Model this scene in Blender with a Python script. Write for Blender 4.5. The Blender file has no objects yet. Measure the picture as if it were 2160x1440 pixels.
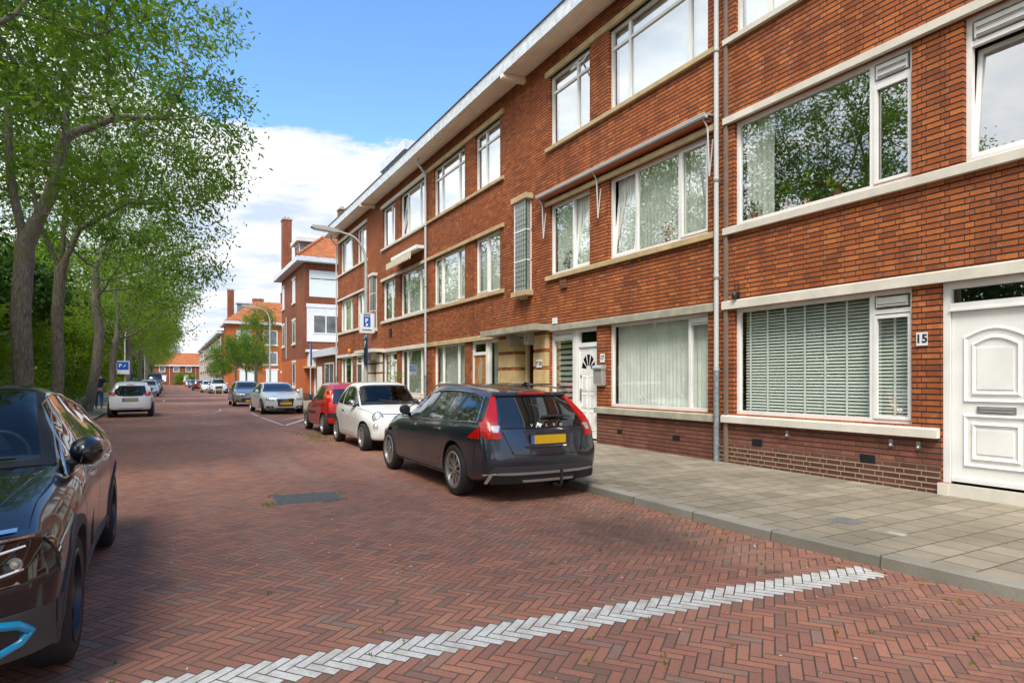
import bpy, bmesh, math, random
import numpy as np
from mathutils import Vector, Matrix
R=math.radians; PI=math.pi
sc=bpy.context.scene; C=sc.collection
# ------------------------------------------------------------ camera, sky, sun
YAW=28.9
cam=bpy.data.cameras.new("camera"); cam.sensor_width=36; cam.lens=36*1312/2160.; cam.shift_y=80/2160.
cam.clip_start=.05; cam.clip_end=3000
camo=bpy.data.objects.new("camera",cam); C.objects.link(camo)
camo.location=(0,0,1.54); camo.rotation_euler=(R(90),0,R(-YAW)); sc.camera=camo
SUN_EL=R(52); SUN_AZ=R(218)     # compass bearing of the sun, clockwise from +Y
wd=bpy.data.worlds.new("World"); sc.world=wd; wd.use_nodes=True
sc.view_settings.view_transform='Standard'; sc.view_settings.look='None'; sc.view_settings.exposure=1.08; sc.view_settings.gamma=1
SKY_STR=.105; CLOUD=5.3; SUN_STR=2.1
class G:
    "tiny node graph writer"
    def __init__(s,nt): s.nt=nt; s.L=nt.links
    def n(s,t,**k):
        x=s.nt.nodes.new('ShaderNode'+t)
        for a,b in k.items(): setattr(x,a,b)
        return x
    def put(s,sock,v):
        if isinstance(v,bpy.types.NodeSocket): s.L.new(v,sock)
        elif isinstance(v,(tuple,list)):
            sock.default_value=tuple(v)+((1,) if len(v)==3 and len(sock.default_value)==4 else ())
        else: sock.default_value=v
    def m(s,op,a,b=0.,c=None,clamp=False):
        x=s.n('Math',operation=op,use_clamp=clamp); s.put(x.inputs[0],a); s.put(x.inputs[1],b)
        if c is not None: s.put(x.inputs[2],c)
        return x.outputs[0]
    def mix(s,f,a,b,mode='MIX'):
        x=s.n('MixRGB',blend_type=mode); s.put(x.inputs[0],f); s.put(x.inputs[1],a); s.put(x.inputs[2],b); return x.outputs[0]
    def mr(s,v,a,b,c=0.,d=1.,smooth=False):
        x=s.n('MapRange'); 
        if smooth: x.interpolation_type='SMOOTHSTEP'
        for i,q in enumerate((v,a,b,c,d)): s.put(x.inputs[i],q)
        return x.outputs[0]
    def noise(s,vec,scale,detail=3,rough=.55,out=0):
        x=s.n('TexNoise'); 
        if vec is not None: s.put(x.inputs['Vector'],vec)
        x.inputs['Scale'].default_value=scale; x.inputs['Detail'].default_value=detail; x.inputs['Roughness'].default_value=rough
        return x.outputs[out]
    def white(s,vec):
        x=s.n('TexWhiteNoise'); s.put(x.inputs['Vector'],vec); return x.outputs[0]
    def comb(s,a,b,c=0.):
        x=s.n('CombineXYZ'); s.put(x.inputs[0],a); s.put(x.inputs[1],b); s.put(x.inputs[2],c); return x.outputs[0]
    def sep(s,v):
        x=s.n('SeparateXYZ'); s.put(x.inputs[0],v); return x.outputs
    def ramp(s,f,stops):
        x=s.n('ValToRGB'); e=x.color_ramp.elements
        while len(e)<len(stops): e.new(.5)
        for i,(p,c) in enumerate(stops): e[i].position=p; e[i].color=tuple(c)+(1,)
        s.put(x.inputs[0],f); return x.outputs[0]
    def bump(s,h,strength=.5,dist=.01):
        x=s.n('Bump'); x.inputs['Strength'].default_value=strength; x.inputs['Distance'].default_value=dist; s.put(x.inputs['Height'],h); return x.outputs[0]
g=G(wd.node_tree); bg=wd.node_tree.nodes['Background']
sky=g.n('TexSky',sky_type='NISHITA'); sky.sun_disc=False; sky.sun_elevation=SUN_EL; sky.sun_rotation=SUN_AZ; sky.air_density=1.0; sky.dust_density=.3; sky.ozone_density=3.0
tc=g.n('TexCoord'); d=tc.outputs['Generated']; dx,dy,dz=g.sep(d)
den=g.m('MAXIMUM',g.m('ADD',dz,.10),.02)
cv=g.comb(g.m('DIVIDE',dx,den),g.m('DIVIDE',dy,den),g.m('MULTIPLY',dz,4.))
n1=g.noise(cv,.62,9,.60); n2=g.noise(cv,3.1,8,.65)
dens=g.m('ADD',g.m('MULTIPLY',n1,.72),g.m('MULTIPLY',n2,.28))
bias=g.m('ADD',g.mr(dz,.26,.39,.21,-.13,True),g.mr(dx,.10,-.35,0.,.36))
dens=g.m('ADD',dens,bias)
cm=g.mr(dens,.535,.585,0.,1.,True)
shade=g.noise(cv,1.9,7,.62)
ccol=g.ramp(shade,[(.38,(.60,.70,.86)),(.60,(1.,1.,1.))])
cb=g.m('MULTIPLY',g.mr(dx,-.05,-.5,1.,1.75,True),CLOUD); cl=g.mix(1.,ccol,g.comb(cb,cb,cb),'MULTIPLY')
hs=g.n('HueSaturation'); hs.inputs['Saturation'].default_value=1.13; hs.inputs['Value'].default_value=1.42; g.put(hs.inputs['Color'],sky.outputs[0])
mx=g.mix(cm,hs.outputs[0],cl)
g.put(bg.inputs[0],mx); bg.inputs[1].default_value=SKY_STR
sl=bpy.data.lights.new("sun",'SUN'); sl.energy=SUN_STR; sl.angle=R(22.0); sl.color=(1,.95,.86)
so=bpy.data.objects.new("sun",sl); C.objects.link(so)
sdir=Vector((math.sin(SUN_AZ)*math.cos(SUN_EL),math.cos(SUN_AZ)*math.cos(SUN_EL),math.sin(SUN_EL)))
so.rotation_euler=sdir.to_track_quat('Z','Y').to_euler(); so.location=(-20,-20,40)
# ------------------------------------------------------------ object helpers
def tag(o,label=None,cat=None,group=None,kind=None):
    for k,v in (('label',label),('category',cat),('group',group),('kind',kind)):
        if v: o[k]=v
    return o
def empty(name,loc=(0,0,0),rz=0,**k):
    o=bpy.data.objects.new(name,None); C.objects.link(o); o.location=loc; o.rotation_euler=(0,0,rz); o.empty_display_size=.2
    return tag(o,**k)
def copy_tree(o,parent=None):
    c=o.copy(); C.objects.link(c); c.parent=parent
    for ch in list(o.children): copy_tree(ch,c)
    return c
class MB:
    def __init__(s): s.v=[]; s.f=[]; s.mi=[]; s.k=0
    def add(s,vs,fs,mi=None):
        b=len(s.v); s.v+= [tuple(p) for p in vs]; s.f+=[tuple(b+i for i in f) for f in fs]; s.mi+=[s.k if mi is None else mi]*len(fs); return s
    def box(s,x0,x1,y0,y1,z0,z1,T=None,mi=None):
        vs=[(x,y,z) for x in (x0,x1) for y in (y0,y1) for z in (z0,z1)]
        if T: vs=[T(*p) for p in vs]
        return s.add(vs,[(0,1,3,2),(4,6,7,5),(0,4,5,1),(2,3,7,6),(0,2,6,4),(1,5,7,3)],mi)
    def tube(s,pts,r,n=8,cap=True,mi=None):
        pts=[Vector(p) for p in pts]; rs=r if isinstance(r,(list,tuple)) else [r]*len(pts)
        up=Vector((0,0,1)); vs=[];N=len(pts); prev=None
        for i,p in enumerate(pts):
            t=(pts[min(i+1,N-1)]-pts[max(i-1,0)]).normalized()
            if prev is None:
                a=t.cross(up if abs(t.z)<.95 else Vector((1,0,0))).normalized()
            else:
                a=prev-t*prev.dot(t); a=a.normalized() if a.length>1e-5 else t.orthogonal().normalized()
            prev=a; b=t.cross(a)
            for k in range(n):
                an=2*PI*k/n; vs.append(p+(a*math.cos(an)+b*math.sin(an))*rs[i])
        fs=[(i*n+k,i*n+(k+1)%n,(i+1)*n+(k+1)%n,(i+1)*n+k) for i in range(N-1) for k in range(n)]
        if cap: fs+=[tuple(range(n-1,-1,-1)),tuple((N-1)*n+k for k in range(n))]
        return s.add(vs,fs,mi)
    def lathe(s,prof,c=(0,0,0),axis='z',n=24,mi=None,cap=(True,True)):
        "prof: list of (radius, height)"
        vs=[]
        for r_,h in prof:
            for k in range(n):
                a=2*PI*k/n; u,v=r_*math.cos(a),r_*math.sin(a)
                vs.append((c[0]+u,c[1]+v,c[2]+h) if axis=='z' else ((c[0]+u,c[1]+h,c[2]+v) if axis=='y' else (c[0]+h,c[1]+u,c[2]+v)))
        m=len(prof)
        fs=[(i*n+k,i*n+(k+1)%n,(i+1)*n+(k+1)%n,(i+1)*n+k) for i in range(m-1) for k in range(n)]
        if cap[0]: fs+=[tuple(range(n-1,-1,-1))]
        if cap[1]: fs+=[tuple((m-1)*n+k for k in range(n))]
        return s.add(vs,fs,mi)
    def prism(s,poly,a,b,T=None,mi=None):
        "poly in (u,v), extruded a..b along third axis; T maps (u,v,w)"
        n=len(poly); T=T or (lambda u,v,w:(u,v,w))
        vs=[T(u,v,a) for u,v in poly]+[T(u,v,b) for u,v in poly]
        fs=[tuple(range(n-1,-1,-1)),tuple(range(n,2*n))]+[(i,(i+1)%n,n+(i+1)%n,n+i) for i in range(n)]
        return s.add(vs,fs,mi)
    def build(s,name,mats,parent=None,smooth=False,sharp=35,fix=True,**k):
        me=bpy.data.meshes.new(name); me.from_pydata(s.v,[],s.f)
        mats=mats if isinstance(mats,(list,tuple)) else [mats]
        for m_ in mats: me.materials.append(m_)
        if len(mats)>1: me.polygons.foreach_set('material_index',s.mi)
        if fix:
            bm=bmesh.new(); bm.from_mesh(me); bmesh.ops.recalc_face_normals(bm,faces=bm.faces); bm.to_mesh(me); bm.free()
        if smooth:
            me.polygons.foreach_set('use_smooth',[True]*len(me.polygons)); me.set_sharp_from_angle(angle=R(sharp))
        me.update()
        o=bpy.data.objects.new(name,me); C.objects.link(o)
        if parent: o.parent=parent
        return tag(o,**k)
def text_mesh(name,s,size,mat,parent=None,M=None,thick=.003,bold=0.,space=1.,**k):
    cu=bpy.data.curves.new('t','FONT'); cu.body=s; cu.size=size; cu.extrude=thick; cu.align_x='CENTER'; cu.align_y='CENTER'; cu.offset=bold; cu.space_character=space
    to=bpy.data.objects.new('t',cu); C.objects.link(to)
    dg=bpy.context.evaluated_depsgraph_get(); me=bpy.data.meshes.new_from_object(to.evaluated_get(dg)); bpy.data.objects.remove(to)
    me.materials.clear(); me.materials.append(mat)
    if M: me.transform(M)
    me.name=name; o=bpy.data.objects.new(name,me); C.objects.link(o)
    if parent: o.parent=parent
    return tag(o,**k)
# ------------------------------------------------------------ materials
M={}
def newmat(name):
    m_=bpy.data.materials.new(name); m_.use_nodes=True; nt=m_.node_tree; b=nt.nodes['Principled BSDF']; return m_,G(nt),b
def simple(name,col,rough=.5,metal=0.,coat=0.,spec=.5,var=0.,scale=6.,bump=0.,bscale=80.,trans=None):
    m_,g,b=newmat(name)
    b.inputs['Roughness'].default_value=rough; b.inputs['Metallic'].default_value=metal; b.inputs['Coat Weight'].default_value=coat; b.inputs['Coat Roughness'].default_value=.03
    b.inputs['Specular IOR Level'].default_value=spec
    c=col
    if var>0:
        tcn=g.n('TexCoord').outputs['Object']; nz=g.noise(tcn,scale,5,.6)
        k=g.mr(nz,.3,.7,1-var,1+var*.6); v=g.n('VectorMath',operation='SCALE'); v.inputs[0].default_value=col; g.put(v.inputs['Scale'],k); c=v.outputs[0]
    g.put(b.inputs['Base Color'],c)
    if bump>0:
        tcn=g.n('TexCoord').outputs['Object']; g.put(b.inputs['Normal'],g.bump(g.noise(tcn,bscale,3),bump,.003))
    M[name]=m_; return m_
def brick_mat(name,cols,bed=(.03,.022,.018),head=(.07,.05,.04),p=.075,lightmortar=None,bumpk=.8,stain=.35):
    m_,g,b=newmat(name)
    P=g.n('NewGeometry').outputs['Position']; x,y,z=g.sep(P)
    wob=g.m('MULTIPLY',g.m('SUBTRACT',g.noise(P,38.,2),.5),.006)
    u=g.m('ADD',g.m('ADD',x,y),100.); zz=g.m('ADD',g.m('DIVIDE',z,p),40.02)
    row=g.m('FLOOR',zz); fz=g.m('FRACT',zz); odd=g.m('MODULO',row,2.)
    uu=g.m('ADD',g.m('DIVIDE',u,.11),g.m('MULTIPLY',odd,2.5)); cell=g.m('FLOOR',g.m('DIVIDE',uu,5.)); t=g.m('SUBTRACT',uu,g.m('MULTIPLY',cell,5.))
    k=g.m('ADD',g.m('GREATER_THAN',t,2.),g.m('GREATER_THAN',t,4.)); lx=g.m('SUBTRACT',t,g.m('MULTIPLY',k,2.))
    w=g.m('SUBTRACT',2.,g.m('GREATER_THAN',k,1.5))
    ddx=g.m('ADD',g.m('MULTIPLY',g.m('MINIMUM',lx,g.m('SUBTRACT',w,lx)),.11),wob)
    ddz=g.m('ADD',g.m('MULTIPLY',g.m('MINIMUM',fz,g.m('SUBTRACT',1.,fz)),p),wob)
    idn=g.comb(row,g.m('ADD',g.m('MULTIPLY',cell,3.),k),3.); wn=g.white(idn); wn2=g.white(g.comb(g.m('ADD',cell,k),row,9.))
    n=len(cols); col=g.ramp(wn,[(i/(n-1.) if n>1 else 0,c) for i,c in enumerate(cols)])
    fine=g.noise(g.comb(u,g.m('MULTIPLY',z,2.2),x),46.,4,.7); big=g.noise(P,.55,4,.6)
    col=g.mix(1.,col,g.ramp(fine,[(.3,(.55,.52,.5)),(.7,(1.38,1.34,1.3))]),'MULTIPLY')
    col=g.mix(stain,col,g.ramp(big,[(.35,(.55,.5,.5)),(.65,(1.2,1.2,1.2))]),'MULTIPLY')
    mb=g.mr(ddz,.008,.012,1.,0.,True); mh=g.mr(ddx,.0035,.0075,1.,0.,True)
    stv=g.noise(g.comb(g.m('MULTIPLY',u,2.6),g.m('MULTIPLY',z,.22),x),1.,5,.65); col=g.mix(.55,col,g.ramp(stv,[(.36,(.62,.6,.6)),(.5,(1.,1.,1.)),(.68,(1.14,1.12,1.1))]),'MULTIPLY')
    lime=g.m('MULTIPLY',g.mr(g.noise(P,7.,5,.7),.56,.72),g.mr(g.noise(g.comb(u,g.m('MULTIPLY',z,.35),0.),.55,3),.52,.66)); col=g.mix(g.m('MULTIPLY',lime,.5),col,(.48,.38,.30))
    if lightmortar:
        lm=g.mr(z,lightmortar[0],lightmortar[0]+.12,1.,0.); dark=g.mix(lm,col,g.mix(1.,col,(.48,.5,.56),'MULTIPLY')); col=dark
        bedc=g.mix(lm,bed,lightmortar[1]); headc=g.mix(lm,head,lightmortar[1])
    else: bedc,headc=bed,head
    out=g.mix(mh,col,headc); out=g.mix(mb,out,bedc)
    g.put(b.inputs['Base Color'],out); b.inputs['Roughness'].default_value=.86; b.inputs['Specular IOR Level'].default_value=.25
    h=g.m('MINIMUM',g.mr(ddz,.002,.011,0.,1.,True),g.mr(ddx,.0,.008,.35,1.,True))
    h=g.m('ADD',h,g.m('MULTIPLY',fine,.5)); h=g.m('ADD',h,g.m('MULTIPLY',wn2,.25))
    g.put(b.inputs['Normal'],g.bump(h,bumpk,.012))
    M[name]=m_; return m_
brick_mat('brick',[(.25,.074,.031),(.385,.113,.038),(.435,.132,.042),(.34,.096,.035),(.53,.175,.052),(.29,.085,.034)])
brick_mat('brick_plinth',[(.17,.068,.05),(.25,.095,.066),(.21,.082,.06),(.29,.115,.08)],bed=(.05,.036,.03),head=(.08,.06,.05),bumpk=.5)
brick_mat('brick_plinth_dark',[(.17,.068,.05),(.25,.095,.066),(.21,.082,.06),(.29,.115,.08)],bed=(.05,.036,.03),head=(.08,.06,.05),bumpk=.5,lightmortar=(.36,(.34,.27,.18)))
brick_mat('brick_far',[(.21,.07,.04),(.34,.10,.046),(.28,.085,.042),(.38,.12,.055)],bed=(.10,.06,.045),head=(.10,.06,.045),bumpk=.3,stain=.5)
brick_mat('brick_orange',[(.50,.135,.035),(.58,.165,.045),(.46,.12,.035)],bed=(.36,.12,.05),head=(.36,.12,.05),bumpk=.3,stain=.3)
simple('stone_white',(.66,.61,.52),.8,var=.16,scale=2.2,bump=.25)
simple('stone_beige',(.50,.37,.20),.85,var=.28,scale=2.6,bump=.35)
simple('stone_grey',(.36,.34,.26),.9,var=.3,scale=3.4,bump=.6,bscale=140)
simple('stone_sand',(.56,.40,.19),.85,var=.2,scale=5,bump=.35)
simple('white_paint',(.82,.81,.78),.35,var=.09,scale=2.2,bump=.06,bscale=30)
simple('white_cool',(.76,.78,.79),.45,var=.1,scale=4)
simple('cream_paint',(.60,.50,.30),.5,var=.1)
simple('soffit',(.88,.77,.63),.7,var=.12,scale=1.5)
simple('fascia',(.62,.66,.70),.6,var=.28,scale=7,bump=.2,bscale=30)
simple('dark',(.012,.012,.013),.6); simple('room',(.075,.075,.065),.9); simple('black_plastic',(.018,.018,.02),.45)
simple('pipe_pvc',(.52,.52,.51),.45,var=.06); simple('zinc',(.27,.31,.33),.5,.35,var=.4,scale=14); simple('brown_pipe',(.22,.16,.12),.6,var=.2)
simple('curtain',(.82,.84,.79),.9,var=.12,scale=3); simple('curtain_white',(.82,.85,.83),.9,var=.05); simple('blind',(.86,.90,.84),.55)
simple('blind_grey',(.72,.78,.76),.8); simple('green_frame',(.02,.09,.055),.4); simple('lead_glass',(.33,.36,.34),.25,var=.3,scale=22)
simple('block_glass',(.30,.27,.25),.3,var=.75,scale=60); simple('wood_door',(.42,.19,.055),.4,coat=.2,var=.35,scale=10); simple('steel',(.42,.42,.42),.35,.7,var=.2)
simple('silver',(.60,.60,.58),.3,.6); simple('lamp_post',(.43,.43,.38),.6,var=.18,scale=5); simple('sign_blue',(.01,.09,.42),.4); simple('sign_white',(.74,.75,.77),.4)
simple('letter_black',(.015,.015,.015),.5); simple('iron',(.10,.098,.095),.65,.1,var=.3,scale=12); simple('concrete',(.37,.36,.32),.85,var=.2,bump=.4)
simple('green_sliver',(.05,.12,.015),.7); simple('pot',(.3,.11,.05),.7); simple('flower',(.6,.1,.04),.6); simple('navy',(.008,.014,.045),.9); simple('jeans',(.035,.085,.17),.85,var=.25,scale=12)
simple('skin',(.42,.22,.14),.6); simple('hair',(.012,.01,.009),.7); simple('slate',(.16,.19,.22),.7,var=.2); simple('zinc_roof',(.12,.13,.14),.7); simple('awning_cream',(.66,.58,.42),.8,var=.08); simple('orange_cloth',(.35,.09,.03),.8)
def glass_mat(name,base=.16,tint=(.92,.95,.92)):
    m_,g,b=newmat(name); nt=m_.node_tree; out=nt.nodes['Material Output']
    tr=g.n('BsdfTransparent'); tr.inputs[0].default_value=tint+(1,); gl=g.n('BsdfGlossy'); gl.inputs['Roughness'].default_value=.012; gl.inputs[0].default_value=(.95,.97,.97,1)
    ge=g.n('NewGeometry'); dt=g.n('VectorMath',operation='DOT_PRODUCT'); g.put(dt.inputs[0],ge.outputs['Normal']); g.put(dt.inputs[1],ge.outputs['Incoming']); fr=g.m('POWER',g.m('SUBTRACT',1.,g.m('ABSOLUTE',dt.outputs['Value'])),4.)
    nz=g.noise(g.n('NewGeometry').outputs['Position'],1.6,1,.4); bn=g.bump(nz,.05,.02); g.put(gl.inputs['Normal'],bn)
    f=g.m('ADD',g.m('MULTIPLY',fr,.85),base,clamp=True)
    mxs=g.n('MixShader'); g.put(mxs.inputs[0],f); g.put(mxs.inputs[1],tr.outputs[0]); g.put(mxs.inputs[2],gl.outputs[0]); g.put(out.inputs[0],mxs.outputs[0])
    M[name]=m_
glass_mat('glass',.36); glass_mat('glass_low',.16); glass_mat('glass_top',.38,(.9,.93,.93)); glass_mat('car_glass',.05,(.20,.24,.24)); glass_mat('car_glass_clear',.04,(.62,.68,.66)); glass_mat('lens',.06,(.85,.87,.9)); 
# roof tiles
m_,g,b=newmat('roof_tile'); P=g.n('TexCoord').outputs['Object']; x,y,z=g.sep(P)
fx=g.m('FRACT',g.m('DIVIDE',g.m('ADD',x,y),.22)); fr=g.m('FRACT',g.m('DIVIDE',z,.19)); idn=g.comb(g.m('FLOOR',g.m('DIVIDE',g.m('ADD',x,y),.22)),g.m('FLOOR',g.m('DIVIDE',z,.19)))
col=g.ramp(g.white(idn),[(0,(.42,.11,.03)),(.5,(.56,.17,.045)),(1,(.64,.23,.07))])
edge=g.mr(fr,0.,.16,.35,1.); col=g.mix(1.,col,g.comb(edge,edge,edge),'MULTIPLY'); g.put(b.inputs['Base Color'],col); b.inputs['Roughness'].default_value=.6
h=g.m('ADD',g.m('SINE',g.m('MULTIPLY',fx,2*PI)),g.m('MULTIPLY',fr,-1.2)); g.put(b.inputs['Normal'],g.bump(h,1.,.05)); M['roof_tile']=m_
# herringbone clinker road
m_,g,b=newmat('road_clinker')
P=g.n('NewGeometry').outputs['Position']; x,y,z=g.sep(P)
a0=R(-6.3); ex,ey=math.cos(a0),math.sin(a0)     # direction of the white band
wv=g.m('MULTIPLY',g.m('SUBTRACT',g.noise(P,.45,2),.5),.05)
xs=g.m('SUBTRACT',x,-.12); ys=g.m("SUBTRACT",y,3.53); ys=g.m('ADD',ys,wv)
s_=g.m('ADD',g.m('MULTIPLY',xs,ex),g.m('MULTIPLY',ys,ey)); t_=g.m('ADD',g.m('MULTIPLY',xs,-ey),g.m('MULTIPLY',ys,ex))
q=math.sqrt(.5)/.0667
p_=g.m('ADD',g.m('MULTIPLY',g.m('SUBTRACT',s_,t_),q),400.); r_=g.m('ADD',g.m('MULTIPLY',g.m('ADD',s_,t_),q),400.)
i_=g.m('FLOOR',p_); j_=g.m('FLOOR',r_); fx=g.m('FRACT',p_); fy=g.m('FRACT',r_)
mm=g.m('MODULO',g.m('ADD',g.m('SUBTRACT',i_,j_),6000.),6.)
ish=g.m('LESS_THAN',mm,2.5); is2=g.m('SUBTRACT',5.,mm)
def sel(c,a,b): return g.m('ADD',g.m('MULTIPLY',c,a),g.m('MULTIPLY',g.m('SUBTRACT',1.,c),b))
lx=sel(ish,g.m('ADD',fx,mm),g.m('ADD',fy,is2)); ly=sel(ish,fy,fx)
i0=sel(ish,g.m('SUBTRACT',i_,mm),i_); j0=sel(ish,j_,g.m('SUBTRACT',j_,is2))
wob=g.m('MULTIPLY',g.m('SUBTRACT',g.noise(P,24.,2),.5),.05)
dd=g.m('ADD',g.m('MINIMUM',g.m('MINIMUM',lx,g.m('SUBTRACT',3.,lx)),g.m('MINIMUM',ly,g.m('SUBTRACT',1.,ly))),wob)
joint=g.mr(dd,.035,.09,1.,0.,True)
idn=g.comb(i0,j0,g.m('MULTIPLY',ish,7.)); wn=g.white(idn)
col=g.ramp(wn,[(0,(.19,.115,.090)),(.12,(.235,.118,.088)),(.4,(.280,.130,.090)),(.7,(.305,.142,.096)),(.9,(.34,.162,.106)),(1,(.21,.15,.12))])
fine=g.noise(P,60.,4,.7); col=g.mix(1.,col,g.ramp(fine,[(.3,(.80,.76,.74)),(.72,(1.38,1.28,1.24))]),'MULTIPLY')
big=g.noise(P,.33,5,.62); col=g.mix(.8,col,g.ramp(big,[(.32,(.70,.72,.76)),(.5,(.98,.98,.98)),(.68,(1.22,1.16,1.12))]),'MULTIPLY')
tr=g.noise(g.comb(g.m('MULTIPLY',x,1.),g.m('MULTIPLY',y,.06)),1.1,3); col=g.mix(.5,col,g.ramp(tr,[(.35,(.82,.83,.86)),(.65,(1.2,1.18,1.16))]),'MULTIPLY')
dust=g.mr(g.noise(g.comb(g.m('MULTIPLY',x,.9),g.m('MULTIPLY',y,.10)),1.3,5,.65),.50,.68); col=g.mix(g.m('MULTIPLY',dust,.32),col,(.36,.25,.19))
oil=g.m('MULTIPLY',g.mr(g.noise(P,2.2,4,.6),.60,.70),g.mr(x,3.2,4.0)); col=g.mix(g.m('MULTIPLY',oil,.6),col,(.03,.024,.022))
sd=g.m('SQRT',g.m('ADD',g.m('POWER',g.m('DIVIDE',g.m('SUBTRACT',x,4.15),.75),2.),g.m('POWER',g.m('DIVIDE',g.m('SUBTRACT',y,4.9),1.1),2.))); sm_=g.m('MULTIPLY',g.mr(g.m('ADD',sd,g.m('MULTIPLY',g.noise(P,3.5,5,.7),1.6)),1.1,1.9,1.,0.,True),.55); col=g.mix(sm_,col,(.05,.038,.032))
spot=g.mr(g.noise(P,9.,3,.5),.70,.74); col=g.mix(g.m('MULTIPLY',spot,.45),col,(.05,.035,.035))
df=g.m('SUBTRACT',i0,j0)
inb=sel(ish,g.m('LESS_THAN',g.m('ABSOLUTE',df),.5),g.m('LESS_THAN',g.m('ABSOLUTE',g.m('ADD',df,1.)),.5))
# limit of the white band along its length
inb=g.m('MULTIPLY',inb,g.m('MULTIPLY',g.m('LESS_THAN',s_,5.12),g.m('GREATER_THAN',s_,-1.6)))
wcol=g.mix(g.mr(g.noise(P,5.,5,.7),.45,.7),g.ramp(g.noise(P,70.,4,.7),[(.3,(.44,.43,.40)),(.6,(.68,.66,.62))]),(.40,.35,.30)); col=g.mix(g.m('MULTIPLY',inb,g.mr(fine,.25,.36,.55,1.)),col,wcol)
moss=g.mr(g.noise(P,1.7,5,.7),.50,.64); jc=g.mix(g.m('MULTIPLY',moss,.6),(.085,.058,.046),(.11,.12,.04))
far=g.mr(y,10.,26.,1.,.35); jf=g.m('MULTIPLY',joint,far)
out=g.mix(jf,col,jc)
g.put(b.inputs['Base Color'],out); g.put(b.inputs['Roughness'],g.mr(fine,.3,.7,.62,.82)); b.inputs['Specular IOR Level'].default_value=.35
tilt=g.m('MULTIPLY',g.white(g.comb(j0,i0,2.)),.5)
h=g.m('ADD',g.m('SUBTRACT',g.m('MULTIPLY',fine,.25),g.m('MULTIPLY',joint,1.)),g.m('MULTIPLY',tilt,.6)); g.put(b.inputs['Normal'],g.bump(h,.55,.008)); M['road_clinker']=m_
# pavement tiles 30x30 and kerb
def slab_mat(name,size,cols,off=.5,jw=.009,len_=None):
    m_,g,b=newmat(name); P=g.n('NewGeometry').outputs['Position']; x,y,z=g.sep(P); lw=len_ or size
    wx=g.m('MULTIPLY',g.m('SUBTRACT',g.noise(P,1.2,2),.5),.02)
    ya=g.m('ADD',g.m('DIVIDE',g.m('ADD',y,wx),lw),100.); row=g.m('FLOOR',ya); fy=g.m('FRACT',ya)
    xa=g.m('ADD',g.m('ADD',g.m('DIVIDE',g.m('ADD',x,wx),size),100.),g.m('MULTIPLY',g.m('MODULO',row,2.),off)); cx=g.m('FLOOR',xa); fx=g.m('FRACT',xa)
    d=g.m('MINIMUM',g.m('MULTIPLY',g.m('MINIMUM',fx,g.m('SUBTRACT',1.,fx)),size),g.m('MULTIPLY',g.m('MINIMUM',fy,g.m('SUBTRACT',1.,fy)),lw))
    j=g.mr(d,jw*.45,jw,1.,0.,True); wn=g.white(g.comb(cx,row)); n=len(cols); col=g.ramp(wn,[(i/(n-1.),c) for i,c in enumerate(cols)])
    fine=g.noise(P,150.,3,.8); col=g.mix(1.,col,g.ramp(fine,[(.3,(.72,.72,.72)),(.7,(1.25,1.25,1.25))]),'MULTIPLY')
    big=g.noise(P,1.1,5,.65); col=g.mix(.75,col,g.ramp(big,[(.33,(.66,.66,.62)),(.66,(1.12,1.12,1.12))]),'MULTIPLY')
    sp=g.mr(g.noise(P,14.,2),.72,.75); col=g.mix(g.m('MULTIPLY',sp,.6),col,(.07,.06,.05))
    col=g.mix(j,col,(.085,.072,.045)); g.put(b.inputs['Base Color'],col); b.inputs['Roughness'].default_value=.85; b.inputs['Specular IOR Level'].default_value=.3
    g.put(b.inputs['Normal'],g.bump(g.m('ADD',g.m('SUBTRACT',g.m('MULTIPLY',fine,.3),j),g.m('MULTIPLY',wn,.3)),.5,.006)); M[name]=m_
slab_mat('pavement',.30,[(.225,.19,.14),(.305,.262,.195),(.275,.235,.175),(.335,.29,.22),(.25,.215,.16)])
slab_mat('kerb',.60,[(.26,.24,.20),(.32,.30,.25)],off=0.,jw=.008,len_=1.0)
slab_mat('kerb_side',3.,[(.20,.185,.15),(.25,.23,.19)],off=0.,jw=.008,len_=1.0)
# soil and grass base
m_,g,b=newmat('soil'); P=g.n('NewGeometry').outputs['Position']; n=g.noise(P,1.3,6,.7); g.put(b.inputs['Base Color'],g.ramp(n,[(.35,(.035,.03,.015)),(.5,(.05,.065,.02)),(.7,(.07,.11,.025))])); b.inputs['Roughness'].default_value=.95; M['soil']=m_
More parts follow.
